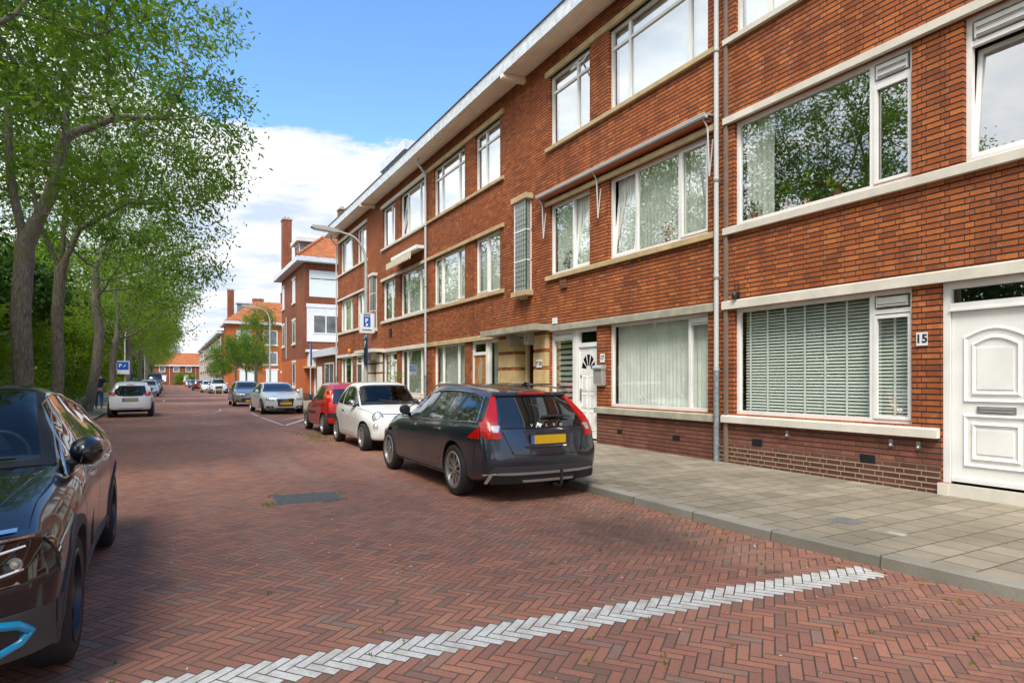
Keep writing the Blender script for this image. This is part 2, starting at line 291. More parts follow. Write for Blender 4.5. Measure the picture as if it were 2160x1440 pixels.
# bark
def bark(name,a,c,k):
    m_,g,b=newmat(name); P=g.n('TexCoord').outputs['Object']; x,y,z=g.sep(P); v=g.comb(x,y,g.m('MULTIPLY',z,.22)); n=g.noise(v,26.,6,.7); n2=g.noise(P,3.5,4,.6); n3=g.noise(P,14.,3,.6)
    col=g.ramp(n,[(.35,a),(.65,c)]); col=g.mix(g.mr(n2,.52,.66),col,k); col=g.mix(g.m('MULTIPLY',g.mr(n3,.66,.70),.6),col,(.42,.43,.38)); g.put(b.inputs['Base Color'],col); b.inputs['Roughness'].default_value=.9
    g.put(b.inputs['Normal'],g.bump(n,.9,.03)); M[name]=m_
bark('bark',(.09,.075,.056),(.30,.265,.21),(.18,.165,.08))
def leaf(name,cols,tr=.45,rough=.45):
    m_,g,b=newmat(name); nt=m_.node_tree; out=nt.nodes['Material Output']
    oi=g.n('NewGeometry').outputs['Random Per Island']; P=g.n('TexCoord').outputs['Object']; nz=g.noise(P,.7,3,.6)
    f=g.m('ADD',g.m('MULTIPLY',oi,.6),g.m('MULTIPLY',g.mr(nz,.35,.65),.4)); n=len(cols); col=g.ramp(f,[(i/(n-1.),c) for i,c in enumerate(cols)])
    g.put(b.inputs['Base Color'],col); b.inputs['Roughness'].default_value=rough; b.inputs['Specular IOR Level'].default_value=.35
    tl=g.n('BsdfTranslucent'); g.put(tl.inputs[0],g.mix(1.,col,(1.5,1.6,.55),'MULTIPLY')); mxs=g.n('MixShader'); mxs.inputs[0].default_value=tr
    g.put(mxs.inputs[1],b.outputs[0]); g.put(mxs.inputs[2],tl.outputs[0]); g.put(out.inputs[0],mxs.outputs[0]); M[name]=m_
leaf('leaf_ash',[(.05,.10,.014),(.09,.165,.02),(.135,.22,.026),(.20,.29,.036)],.58)
leaf('leaf_dark',[(.022,.06,.014),(.04,.10,.018),(.075,.15,.025)],.45)
leaf('leaf_bright',[(.09,.16,.015),(.16,.25,.022),(.26,.34,.035)],.55)
leaf('leaf_autumn',[(.10,.11,.02),(.22,.16,.03),(.30,.12,.03)],.4)
def paint(name,col,metal=.0,rough=.35,coat=1.):
    m_=simple(name,col,rough,metal,coat); 
    return m_
simple('cover_grey',(.16,.16,.155),.7,var=.2); paint('paint_volvo',(.030,.037,.052),.55,.30); paint('paint_black',(.004,.006,.012),.3,.25); paint('paint_white',(.76,.75,.72),0,.4); paint('paint_coolwhite',(.72,.74,.76),0,.4)
paint('paint_red',(.50,.006,.008),.15,.35); paint('paint_silver',(.76,.77,.76),.15,.32); paint('paint_grey',(.30,.29,.28),.45,.32); paint('paint_blue',(.09,.16,.34),.5,.35); paint('paint_darkblue',(.015,.03,.08),.4,.35); paint('paint_darkred',(.13,.02,.03),.4,.35); paint('paint_paleblue',(.55,.62,.68),.3,.35)
simple('tyre',(.018,.018,.018),.8,bump=.3,bscale=200); simple('rim_silver',(.42,.41,.39),.35,.8); simple('rim_dark',(.05,.05,.055),.35,.7); simple('chrome',(.75,.75,.75),.12,1.)
simple('lamp_red',(.50,.004,.004),.22,coat=.25); simple('lamp_clear',(.62,.63,.64),.1,.5,coat=1.); simple('lamp_dark',(.03,.03,.035),.08,coat=1.); simple('plate_yellow',(.72,.42,.01),.45,var=.12,scale=9); simple('plate_dull',(.42,.33,.18),.5,var=.12,scale=9); simple('plate_blue',(.03,.14,.42),.45)
simple('trim_grey',(.045,.043,.045),.6); simple('skid',(.40,.38,.36),.4,.5); simple('blue_trim',(.0,.26,.50),.3,coat=.5); simple('seat',(.03,.03,.032),.85); simple('amber',(.7,.22,.03),.2); simple('glass_black',(.006,.007,.008),.03,coat=1.)
# ============================================================ SETTING: ground, road, pavements
simple('far_pane',(.17,.19,.20),.05,coat=1.,var=.5,scale=1.2)
def wmat(o):
    m=o.matrix_basis.copy()
    if o.parent: m=wmat(o.parent)@o.matrix_parent_inverse@m
    return m
def WB(mb,name,mats,parent=None,**k):
    "build from world coordinates under a parent"
    o=mb.build(name,mats,parent,**k)
    if parent: o.matrix_parent_inverse=wmat(parent).inverted()
    return o
rnd=random.Random(7)
KERB=[(5.45,-14),(5.32,0),(5.12,2.6),(5.0,4.2),(5.03,9.5),(5.2,12.2),(5.3,15),(5.3,38),(5.6,42),(7.3,44.3)]
LK=-2.42
m_=MB(); m_.add([(-700,-700,-.12),(700,-700,-.12),(700,900,-.12),(-700,900,-.12)],[(0,1,2,3)]); m_.build('ground',M['soil'],kind='structure')
m_=MB(); m_.add([(LK-.05,-40,0),(9,-40,0),(9,196,0),(LK-.05,196,0)],[(0,1,2,3)]); m_.add([(9,40,0),(60,40,0),(60,100,0),(9,100,0)],[(0,1,2,3)]); m_.build('road',M['road_clinker'],kind='structure')
def ribbon(mb,line,off0,off1,z0,z1,mi):
    "strip beside a polyline, offsets to +x"
    for (xa,ya),(xb,yb) in zip(line,line[1:]):
        mb.add([(xa+off0,ya,z0),(xb+off0,yb,z0),(xb+off1,yb,z1),(xa+off1,ya,z1)],[(0,1,2,3)],mi)
def dense(l):
    out=[]
    for (xa,ya),(xb,yb) in zip(l,l[1:]):
        n=max(1,int(abs(yb-ya)/1.))
        for i in range(n):
            t=i/n; out.append((xa+(xb-xa)*t,ya+(yb-ya)*t))
    return out+[l[-1]]
kd=dense(KERB)
m_=MB(); ribbon(m_,kd,0,.018,-.05,.088,1); ribbon(m_,kd,.018,.03,.088,.1,0); ribbon(m_,kd,.03,.15,.1,.1,0); m_.build('kerb',[M['kerb'],M['kerb_side']],kind='structure')
m_=MB()
for (xa,ya),(xb,yb) in zip(kd,kd[1:]): m_.add([(xa+.15,ya,.1),(xb+.15,yb,.1),(9.0,yb,.1),(9.0,ya,.1)],[(0,1,2,3)])
m_.build('pavement',M['pavement'],kind='structure')
lk=[(LK,-30),(LK,43)]; lkd=dense(lk)
m_=MB(); ribbon(m_,lkd,0,-.018,-.05,.088,1); ribbon(m_,lkd,-.018,-.15,.088,.1,0); m_.build('kerb',[M['kerb'],M['kerb_side']],kind='structure')
m_=MB(); m_.add([(LK-.15,-30,.1),(LK-.15,43,.1),(-5.4,43,.1),(-5.4,-30,.1)],[(3,2,1,0)]); m_.add([(-5.4,-30,.1),(-5.4,43,.1),(-5.4,43,-.1),(-5.4,-30,-.1)],[(0,1,2,3)]); m_.build('pavement',M['pavement'],kind='structure')
lk2=dense([(LK,43),(LK,195)]); m_=MB(); ribbon(m_,lk2,0,-.018,-.05,.088,1); ribbon(m_,lk2,-.018,-4,.088,.1,0); m_.build('pavement',[M['kerb'],M['kerb_side']],kind='structure')
kr=dense([(4.7,76.3),(5.6,83),(5.6,185)]); m_=MB(); ribbon(m_,kr,0,.02,-.05,.09,1); ribbon(m_,kr,.02,1.7,.09,.1,0); m_.add([(4.7,76.3,.1),(5.6,83,.1),(20,83,.1),(20,76.3,.1)],[(0,1,2,3)],0); m_.add([(4.7,76.3,0),(20,76.3,0),(20,76.3,.1),(4.7,76.3,.1)],[(0,1,2,3)],1)
m_.add([(7.2,83,.1),(20,83,.1),(20,97.9,.1),(7.2,97.9,.1)],[(0,1,2,3)],0); m_.build('pavement',[M['kerb'],M['kerb_side']],kind='structure')
# road markings: thermoplastic sheets 4 mm above the clinkers
simple('marking',(.60,.58,.54),.7,var=.35,scale=8)
def marking(pts,w,name='road_marking'):
    m_=MB()
    for a,b in pts:
        a=Vector(a);b=Vector(b);dv=(b-a).normalized();nv=Vector((-dv.y,dv.x))*w/2
        q=[a+nv,b+nv,b-nv,a-nv]; m_.add([(p.x,p.y,.004) for p in q],[(0,1,2,3)])
    m_.build(name,M['marking'],kind='structure')
marking([((3.30,30.6),(3.30,27.9)),((3.30,27.2),(3.38,21.8))],.10)
marking([((3.38,21.8),(5.2,26.4))],.16)
marking([((3.9,25.2),(5.2,27.3)),((3.55,27.3),(4.2,27.9)),((3.75,28.6),(5.2,29.2))],.10)
marking([((-2.3,46.8),(5.0,44.3))],.16); marking([((-2.3,76.5),(4.6,73.5))],.2); marking([((-.3,49.8),(-.3,53))],.12)
marking([((.85,29.5),(1.75,31.3)),((1.75,31.3),(2.25,33.6)),((2.25,33.6),(2.32,36.2))],.05)
marking([((4.6,41.6),(5.6,42.6))],.1)
# steel manhole cover with green rim
e=empty('manhole_cover',(1.55,8.35,0),label='flat dark grey rectangular steel inspection cover set in the clinkers of the road',cat='manhole cover')
def quad(pts,z): 
    mb=MB(); n=len(pts); mb.add([(x,y,z) for x,y in pts]+[(x,y,z-.02) for x,y in pts],[tuple(range(n))]+[(i,(i+1)%n,n+(i+1)%n,n+i) for i in range(n)]); return mb
def grow(pts,k):
    cx=sum(p[0] for p in pts)/len(pts); cy=sum(p[1] for p in pts)/len(pts)
    out=[]
    for x,y in pts:
        v=Vector((x-cx,y-cy)); v=v*(1+k/v.length); out.append((cx+v.x,cy+v.y))
    return out
cp=[(1.17,8.06),(1.95,8.00),(1.98,8.60),(1.20,8.72)]
WB(quad(cp,.010),'lid',M['iron'],e); WB(quad(grow(cp,.02),.007),'frame',M['kerb_side'],e)
# ============================================================ FACADE PARTS
def TX(X0): return lambda d,u,z:(X0+d,u,z)
def TY(Y0): return lambda d,u,z:(u,Y0+d,z)
def wall_mesh(T,u0,u1,z0,z1,ops,reveal=.13,split=None):
    mb=MB(); us=sorted({u0,u1,*[o[0] for o in ops],*[o[1] for o in ops]}); us=[u for u in us if u0<=u<=u1]
    zs={z0,z1,*[o[2] for o in ops],*[o[3] for o in ops]}
    if split: zs.add(split)
    zs=sorted(z for z in zs if z0<=z<=z1)
    for a,b in zip(us,us[1:]):
        for c,d in zip(zs,zs[1:]):
            um,zm=(a+b)/2,(c+d)/2
            if any(o[0]<um<o[1] and o[2]<zm<o[3] for o in ops): continue
            mb.add([T(0,a,c),T(0,b,c),T(0,b,d),T(0,a,d)],[(0,1,2,3)],1 if split and zm<split else 0)
    for a,b,c,d in [o[:4] for o in ops]:
        for (p,q,r,s) in (((a,c),(a,d),0,0),((b,c),(b,d),0,0),((a,c),(b,c),0,0),((a,d),(b,d),0,0)):
            mb.add([T(0,*p),T(0,*q),T(reveal,*q),T(reveal,*p)],[(0,1,2,3)],0)
    return mb
def window(par,T,u0,u1,z0,z1,mull=(),trans=(),tilt=(),curtain='sheer',glass='glass',fw=.06,d0=.075,frame='white_paint',vents=(),sash=(),label=None,seed=0,simple_=False):
    "trans: (ua,ub,z) bars; tilt: (ua,ub,za,zb) tilted leaf; sash: (ua,ub,za,zb) raised leaf frames; vents: (ua,ub,za,zb)"
    d1=d0+.07; mb=MB(); B=lambda a,b,c,d,e=d0,f=d1:mb.box(e,f,a,b,c,d,T)
    B(u0,u0+fw,z0,z1); B(u1-fw,u1,z0,z1); B(u0+fw,u1-fw,z0,z0+fw); B(u0+fw,u1-fw,z1-fw,z1)
    for q in mull: B(q-.033,q+.033,z0+fw,z1-fw,d0+.002,d1)
    for (a,b,z) in trans: B(a,b,z-.03,z+.03,d0+.004,d1)
    fr=WB(mb,'window',M[frame],par,label=label)
    cu=[u0+fw]+sorted(mull)+[u1-fw]
    pm=MB()
    for a,b in zip(cu,cu[1:]):
        mid=(a+b)/2
        t=[q for q in tilt if q[0]<mid<q[1]]
        za=z0+fw; zb=z1-fw
        if t:
            tz0,tz1=t[0][2],t[0][3]
            if tz0>za+.1: pm.add([T(d0+.04,a,za),T(d0+.04,b,za),T(d0+.04,b,tz0),T(d0+.04,a,tz0)],[(0,1,2,3)])
            if tz1<zb-.1: pm.add([T(d0+.04,a,tz1),T(d0+.04,b,tz1),T(d0+.04,b,zb),T(d0+.04,a,zb)],[(0,1,2,3)])
        else: pm.add([T(d0+.04,a,za),T(d0+.04,b,za),T(d0+.04,b,zb),T(d0+.04,a,zb)],[(0,1,2,3)])
    if pm.v: WB(pm,'pane',M[glass],fr)
    for (a,b,za,zb) in sash:
        s=MB(); w=.045
        for q in ((a,a+w,za,zb),(b-w,b,za,zb),(a+w,b-w,za,za+w),(a+w,b-w,zb-w,zb)): s.box(d0-.014,d0+.03,*q,T=T)
        WB(s,'sash',M[frame],fr)
    for (a,b,za,zb) in tilt:
        an=.11; T2=lambda d,u,z:T(d+(z-za)*an,u,z); s=MB(); w=.05
        for q in ((a,a+w,za,zb),(b-w,b,za,zb),(a+w,b-w,za,za+w),(a+w,b-w,zb-w,zb)): s.box(d0+.005,d0+.055,*q,T=T2)
        so_=WB(s,'sash',M[frame],fr)
        s=MB(); s.add([T2(d0+.03,a+w,za+w),T2(d0+.03,b-w,za+w),T2(d0+.03,b-w,zb-w),T2(d0+.03,a+w,zb-w)],[(0,1,2,3)]); WB(s,'pane',M[glass],fr)
    for (a,b,za,zb) in vents:
        s=MB(); s.box(d0-.01,d0+.035,a,b,za,zb,T); n=max(1,int((zb-za)/.075))
        for i in range(n):
            z=za+(i+.2)*(zb-za)/n; s.add([T(d0-.012,a+.02,z),T(d0-.012,b-.02,z),T(d0-.035,b-.02,z-.012),T(d0-.035,a+.02,z-.012)],[(0,1,2,3)])
            s.box(d0-.013,d0-.011,a+.02,b-.02,z+.003,z+.012,T,mi=1)
        s.mi=[q for q in s.mi]; WB(s,'vent',[M[frame],M['dark']],fr)
    rr=random.Random(seed+int(u0*100)); cd=d1+.10
    if curtain in('sheer','side','white','net'):
        mat='curtain_white' if curtain in('white','net') else 'curtain'
        segs=[(u0+.05,u1-.05)] if curtain!='side' else [(u1-.62,u1-.06)]
        s=MB()
        for a,b in segs:
            pts=[];u=a; ph=0
            while u<b:
                pts.append((u,cd+.03*math.sin(ph)+rr.uniform(-.008,.008))); st=rr.uniform(.016,.03); u+=st; ph+=st*58
            vs=[]; 
            for (u,dd) in pts: vs+= [T(dd,u,z0+.03),T(dd,u,z1-.02)]
            s.add(vs,[(2*i,2*i+2,2*i+3,2*i+1) for i in range(len(pts)-1)])
        WB(s,'curtain',M[mat],fr,fix=False)
    elif curtain=='vert':
        s=MB(); u=u0+.05
        while u<u1-.12: s.add([T(cd+.03,u,z0+.03),T(cd-.03,u+.085,z0+.03),T(cd-.03,u+.085,z1-.02),T(cd+.03,u,z1-.02)],[(0,1,2,3)]); u+=.088
        WB(s,'blind',M['curtain_white'],fr,fix=False)
    elif curtain=='slats':
        s=MB(); z=z0+.05
        while z<z1-.05:
            s.add([T(cd-.016,u0+.14,z-.018),T(cd-.016,u1-.06,z-.018),T(cd+.016,u1-.06,z+.020),T(cd+.016,u0+.14,z+.020)],[(0,1,2,3)]); z+=.050
        u=u0+.32
        while u<u1-.1: s.box(cd-.028,cd-.026,u,u+.035,z0+.03,z1-.03,T); u+=.345
        WB(s,'blind',M['blind'],fr,fix=False)
    elif curtain=='zebra':
        s=MB(); z=z0+.04
        while z<z1-.1: s.box(cd,cd+.004,u0+.12,u1-.05,z,z+.085,T); z+=.135
        WB(s,'blind',M['blind_grey'],fr)
    return fr
def stone(par,T,u0,u1,z0,z1,mat,pr=.075,back=.03,name='stone_band',bev=.02,**k):
    s=MB()
    prof=[(-pr,z0),(back,z0),(back,z1),(-pr+bev*2.2,z1),(-pr,z1-bev)]
    vs=[T(d,u0,z) for d,z in prof]+[T(d,u1,z) for d,z in prof]; n=5
    s.add(vs,[tuple(range(n-1,-1,-1)),tuple(range(n,2*n))]+[(i,(i+1)%n,n+(i+1)%n,n+i) for i in range(n)])
    return WB(s,name,M[mat],par,**k)
def ring(mb,T,poly,w,d0,d1):
    "moulding following a closed polygon (u,z): raised bevelled ring"
    n=len(poly); cx=sum(p[0] for p in poly)/n; cz=sum(p[1] for p in poly)/n
    def ins(k): 
        out=[]
        for i,(u,z) in enumerate(poly):
            a=Vector(poly[i-1]);b=Vector(poly[i]);c=Vector(poly[(i+1)%n]); e1=(b-a).normalized();e2=(c-b).normalized()
            n1=Vector((-e1.y,e1.x));n2=Vector((-e2.y,e2.x)); nn=(n1+n2); nn=nn/max(.3,nn.length_squared)*2; out.append((u+nn.x*k,z+nn.y*k))
        return out
    A=poly;Bm=ins(w*.5);Cc=ins(w)
    vs=[T(d0,*p) for p in A]+[T(d1,*p) for p in Bm]+[T(d0,*p) for p in Cc]
    mb.add(vs,[(i,(i+1)%n,n+(i+1)%n,n+i) for i in range(n)]+[(n+i,n+(i+1)%n,2*n+(i+1)%n,2*n+i) for i in range(n)])
def arch(u0,u1,z0,z1,rise,n=10):
    pts=[(u0,z0),(u1,z0),(u1,z1)]
    for i in range(1,n): 
        t=i/n; pts.append((u1+(u0-u1)*t,z1+rise*math.sin(PI*t)))
    return pts+[(u0,z1)]
def eaves(par,u0,u1,T,zf0,zf1,over=.70,wall_z=9.75,end0=False,end1=False):
    s=MB(); o0=u0; o1=u1+(over*.8 if end1 else 0)
    s.box(-over,-over+.03,o0,o1,zf0,zf1,T); s.box(-over-.035,-over+.10,o0,o1,zf1,zf1+.022,T,mi=1)
    s.mi=[q for q in s.mi]; f=WB(s,'fascia',[M['fascia'],M['zinc_roof']],par)
    s=MB(); n=7
    for i in range(n):
        a=-over+.03+i*(over-.03)/n; b=a+(over-.03)/n-.008; za=zf0+.01+(wall_z-zf0)*i/n; zb=zf0+.01+(wall_z-zf0)*(i+1)/n
        s.add([T(a,o0,za),T(b,o0,zb),T(b,o1,zb),T(a,o1,za),T(a,o0,za+.02),T(b,o0,zb+.02),T(b,o1,zb+.02),T(a,o1,za+.02)],[(0,1,2,3),(4,5,6,7),(0,4,7,3),(1,5,6,2),(0,1,5,4),(3,2,6,7)])
    if end1: s.box(-over+.03,0.,u1,o1,zf0+.03,zf0+.06,T)
    WB(s,'soffit',M['soffit'],par)
    if end1:
        s=MB(); s.box(-over+.03,3,o1-.03,o1,zf0,zf1,T); WB(s,'fascia',M['fascia'],par)
    s=MB(); s.add([T(-over+.10,o0,zf1+.01),T(-over+.10,o1,zf1+.01),T(7,o1,zf1+.5),T(7,o0,zf1+.5)],[(0,1,2,3)]); s.box(-over+.03,7,o0,o1,zf1-.05,zf1,T); WB(s,'roof',M['zinc_roof'],par)
F0=(.95,2.75); F1=(4.18,5.95); F2=(7.45,9.22)
T0=TX(8.5)
def shell(e,u0,u1,ops,plinth,z1=9.85,T=T0,depth=9,mat='brick',sides=()):
    mb=wall_mesh(T,u0,u1,0,z1,ops,split=.79); 
    mb.add([T(depth,u0,0),T(depth,u1,0),T(depth,u1,z1),T(depth,u0,z1)],[(0,1,2,3)],0)
    for u in (u0,u1): 
        mb.add([T(0.,u,0),T(depth,u,0),T(depth,u,z1),T(0.,u,z1)],[(0,1,2,3)],0)
    WB(mb,'wall',[M[mat],M[plinth]],e,fix=False)
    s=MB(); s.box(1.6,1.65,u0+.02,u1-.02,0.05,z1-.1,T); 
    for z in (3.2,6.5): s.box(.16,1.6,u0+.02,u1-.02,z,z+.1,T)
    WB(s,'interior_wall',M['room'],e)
def bay(e,u0,u1,z0,z1,col='green_frame',cap='stone_beige'):
    "box stair window: leaded front, glass-block cheek"
    s=MB(); pr=.17
    for (a,b) in ((u0,u0+.03),(u1-.03,u1)): s.box(-pr,-pr+.03,a,b,z0,z1,T0)
    f=WB(s,'stair_window',M[col],e)
    n=3; hh=(z1-z0)/n
    for nm,mat,mk in (('front','lead_glass',0),('cheek','block_glass',1)):
        s=MB()
        if mk==0: s.box(-pr+.008,-pr+.014,u0+.03,u1-.03,z0,z1,T0)
        else:
            for uu in (u0+.006,u1-.012): s.box(-pr+.03,0.,uu,uu+.006,z0,z1,T0)
        p=WB(s,'pane',M[mat],f)
    s=MB()
    for i in range(n+1):
        z=z0+i*hh; s.box(-pr-.004,-pr+.02,u0,u1,z-.018,z+.018,T0); s.box(-pr+.02,0,u0-.004,u0+.02,z-.018,z+.018,T0)
    s.box(-pr-.003,-pr+.02,u1-.032,u1-.002,z0,z1,T0); s.box(-.03,0,u0-.004,u0+.02,z0,z1,T0)
    WB(s,'bar',M['white_paint'],f)
    s=MB(); nn=int((z1-z0)/.13)
    for i in range(1,nn): s.box(-pr+.002,-pr+.009,u0+.03,u1-.03,z0+i*(z1-z0)/nn-.004,z0+i*(z1-z0)/nn+.004,T0)
    for k in (.2,.4,.6,.8): u=u0+.03+(u1-u0-.06)*k; s.box(-pr+.001,-pr+.0085,u-.004,u+.004,z0,z1,T0)
    WB(s,'leading',M['lamp_dark'],f)
    for z,h,w in ((z1,.14,.09),(z0-.13,.13,.09)): 
        s=MB(); s.box(-pr-.06,.02,u0-w,u1+w,z,z+h,T0); 
        if z<z0: s.box(-pr+.02,.02,u0+.2,u1-.2,z-.07,z,T0)
        WB(s,'capstone',M[cap],f)
def downpipe(e,u,z1,X=-.09,mat='pipe_pvc',lower='zinc',r=.042,neck=False):
    s=MB(); pts=[T0(X,u,.08),T0(X,u,1.75)]; s.tube(pts,r+.006,14)
    o=WB(s,'drainpipe',M[lower],e,smooth=True)
    pts=[T0(X,u,1.7)]+([T0(X,u,9.05),T0(X,u,9.18),T0(X-.28,u,9.5),T0(X-.3,u,9.72)] if neck else [T0(X,u,z1)])
    s=MB(); s.tube(pts,r,14); 
    for z in (1.72,3.35,5.05,7.3): s.lathe([(r+.006,-.02),(r+.009,0),(r+.006,.02)],T0(X,u,z),'z',14)
    WB(s,'upper_pipe',M[mat],o,smooth=True)
    s=MB()
    for z in (.7,3.3,5.0,7.26): s.box(X,.0,u-.008,u+.008,z-.01,z+.01,T0); s.lathe([(r+.009,-.012),(r+.009,.012)],T0(X,u,z),'z',14)
    WB(s,'bracket',M['brown_pipe'],o)
def fvent(e,u,z,w=.2,h=.12):
    s=MB(); s.box(-.004,.05,u-w/2,u+w/2,z-h/2,z+h/2,T0); 
    n=9
    for i in range(n): s.box(-.012,-.003,u-w/2+.012+i*(w-.02)/n,u-w/2+.02+i*(w-.02)/n,z-h/2+.01,z+h/2-.01,T0)
    WB(s,'vent_grille',M['black_plastic'],e)
def numplate(e,u,z,s_,w,h,size,mat='stone_white',d=0.):
    s=MB(); s.box(d-.018,d+.002,u-w/2,u+w/2,z-h/2,z+h/2,T0); p=WB(s,'number_plate',M['sign_white'],e)
    Mx=Matrix.Translation(T0(d-.021,u,z))@Matrix(((0,0,-1,0),(-1,0,0,0),(0,1,0,0),(0,0,0,1)))
    t=text_mesh('number',s_,size,M['letter_black'],p,Mx,.001,bold=.004)
    t.matrix_parent_inverse=wmat(p).inverted()
def porch(e,c,stone_mat='stone_sand',num=None,lm='stone_beige'):
    "recessed shared porch, c = centre u, striped pillars"
    for sgn,(a,b) in ((1,(c-1.30,c-.70)),(-1,(c+.30,c+1.30))):
        s=MB(); z=.1; i=0
        while z<2.74:
            h=.36; s.box(-.12,.30,a,b,z,min(z+h,2.75),T0,mi=0); z+=h
            if z<2.7: s.box(-.105,.29,a+.012,b-.012,z,z+.085,T0,mi=1); z+=.085
        s.mi=[0 if False else q for q in s.mi]
        WB(s,'pillar',[M[stone_mat],M['brick']],e)
    s=MB(); s.box(-.55,.05,c-1.45,c+1.6,2.78,2.93,T0); 
    s.box(-.3,0,c-.72,c-.5,2.45,2.78,T0); s.box(-.3,0,c+.28,c+.45,2.45,2.78,T0); s.box(-.05,1.5,c-.7,c+.3,2.72,2.80,T0)
    WB(s,'canopy',M[lm] if lm!='stone_beige' else M['stone_grey'],e)
    s=MB(); s.box(.30,3.2,c-.76,c-.70,.1,2.8,T0); s.box(.30,3.2,c+.30,c+.36,.1,2.8,T0); s.box(3.2,3.25,c-.7,c+.3,.1,2.8,T0); WB(s,'passage_wall',M['brick'],e)
    s=MB(); s.box(.2,.28,c+.16,c+.28,.1,2.72,T0); WB(s,'post',M['cream_paint'],e)
    s=MB()
    for i in range(8): s.box(.35+i*.28,3.2,c-.7,c+.3,.1+i*.18,.1+(i+1)*.18,T0)
    WB(s,'stairs',M['concrete'],e)
    s=MB(); s.tube([T0(.15,c-.62,1.0),T0(.35,c-.6,1.08),T0(2.4,c-.6,2.4)],.028,8); WB(s,'handrail',M['green_frame'],e,smooth=True)
    if num: numplate(e,c-1.0,1.95,num,.24,.20,.13,d=-.12)
# ------------------------------------------------------------ section at number 15 (white bands)
def section15():
    e=empty('brick_apartment_house',(8.5,4,.1),label='nearest brick house section with white stone bands and house number 15 beside its white door',cat='apartment house',group='terraced brick apartment sections along the right pavement')
    ops=[(4.59,7.51,*F0),(3.18,4.24,.25,2.75),(1.9,3.1,.25,2.75),(4.59,7.51,*F1),(2.27,3.99,*F1),(-2.4,-.7,*F1),(-6,-3.1,*F1),(4.59,7.49,*F2),(2.27,3.99,*F2),(-2.4,-.7,*F2),(-6,-3.1,*F2),(-6,-3.1,*F0)]
    shell(e,-6.3,7.86,ops,'brick_plinth_dark')
    for a,b,c,d,st in ((-6.3,7.72,2.75,2.90,0),(-6.3,7.70,4.04,4.17,0),(-6.3,7.70,5.95,6.08,0),(-6.3,7.70,7.33,7.44,0),(-6.3,7.70,9.22,9.36,0)): stone(e,T0,a,b,c,d,'stone_white',name='stone_band')
    stone(e,T0,4.25,7.73,.80,.925,'stone_white',pr=.085,name='window_sill')
    window(e,T0,4.59,7.51,*F0,mull=(5.16,),trans=((4.65,5.13,2.47),),sash=((4.63,5.13,1.0,2.42),),vents=((4.68,5.10,2.53,2.66),),curtain='slats',glass='glass_low',label='ground floor window with white horizontal blind slats')
    window(e,T0,4.59,7.51,*F1,mull=(5.16,),trans=((4.65,5.13,5.62),),sash=((4.63,5.13,4.24,5.58),),vents=((4.68,5.10,5.68,5.86),),curtain='side',label='large first floor window reflecting trees')
    window(e,T0,2.27,3.99,*F1,mull=(3.13,),trans=((3.16,3.93,5.62),),tilt=((3.17,3.93,4.24,5.58),),vents=((3.2,3.9,5.68,5.86),),curtain='none',glass='glass_top',label='first floor window with its leaf tilted inward')
    window(e,T0,4.59,7.49,*F2,mull=(5.16,6.85),trans=((4.65,7.43,8.75),),curtain='white',glass='glass_top')
    window(e,T0,2.27,3.99,*F2,mull=(3.13,),curtain='white',glass='glass_top')
    for z in (F1,F2):
        window(e,T0,-2.4,-.7,*z,mull=(-1.55,),curtain='sheer'); window(e,T0,-6,-3.1,*z,mull=(-5.4,-4.),curtain='sheer')
    window(e,T0,-6,-3.1,*F0,mull=(-5.4,),curtain='sheer')
    # door
    s=MB(); s.box(.045,.12,4.155,4.235,.25,2.75,T0); s.box(.045,.12,3.18,3.255,.25,2.75,T0); s.box(.045,.12,3.255,4.155,2.665,2.75,T0); s.box(.035,.12,3.255,4.155,2.40,2.485,T0)
    s.box(.02,.06,3.25,4.16,2.385,2.41,T0)
    f=WB(s,'door_frame',M['white_paint'],e)
    s=MB(); s.add([T0(.09,3.25,2.48),T0(.09,4.16,2.48),T0(.09,4.16,2.67),T0(.09,3.25,2.67)],[(0,1,2,3)]); WB(s,'pane',M['glass'],f)
    s=MB(); s.box(.075,.115,3.262,4.148,.275,2.392,T0)
    T1=T0
    for poly in (arch(3.345,4.03,1.25,2.06,.12),arch(3.42,3.94,1.34,1.97,.10),[(3.345,.46),(4.03,.46),(4.03,1.12),(3.345,1.12)],[(3.42,.55),(3.94,.55),(3.94,1.02),(3.42,1.02)]): ring(s,T1,poly,.055,.075,.052)
    for a,b,c,d in ((3.5,3.87,1.42,1.92),(3.5,3.87,.64,.93)): s.box(.066,.08,a,b,c,d,T1)
    s.box(.06,.08,3.262,4.148,.275,.33,T1)
    dr=WB(s,'door',M['white_paint'],e,label='white panelled front door')
    s=MB(); s.box(.060,.08,3.47,3.87,1.135,1.215,T1); l=WB(s,'letterbox',M['steel'],dr); s=MB(); s.box(.052,.062,3.5,3.84,1.148,1.162,T1); s.box(.054,.062,3.5,3.84,1.185,1.20,T1); WB(s,'flap',M['silver'],l)
    s=MB(); s.lathe([(.0,-.065),(.025,-.06),(.032,-.04),(.02,-.02),(.02,0.02)],T1(.06,3.33,1.36),'x',16); WB(s,'handle',M['steel'],dr,smooth=True)
    s=MB(); s.box(-.03,.15,3.17,4.14,.05,.25,T1); s.box(-.045,.0,4.14,4.26,.05,.245,T1); WB(s,'doorstep',M['stone_white'],e)
    s=MB(); s.box(.08,.12,1.9,3.1,.25,2.75,T1); WB(s,'door',M['white_paint'],e)
    downpipe(e,7.80,9.72,X=-.11)
    s=MB(); s.box(-.05,-.012,7.62,7.665,.08,9.7,T0); s.box(-.052,-.012,7.675,7.69,.08,9.7,T0); WB(s,'cable_duct',M['brown_pipe'],e)
    numplate(e,4.46,2.06,'15',.13,.17,.15)
    fvent(e,7.03,.50); fvent(e,5.18,.44,.22,.12)
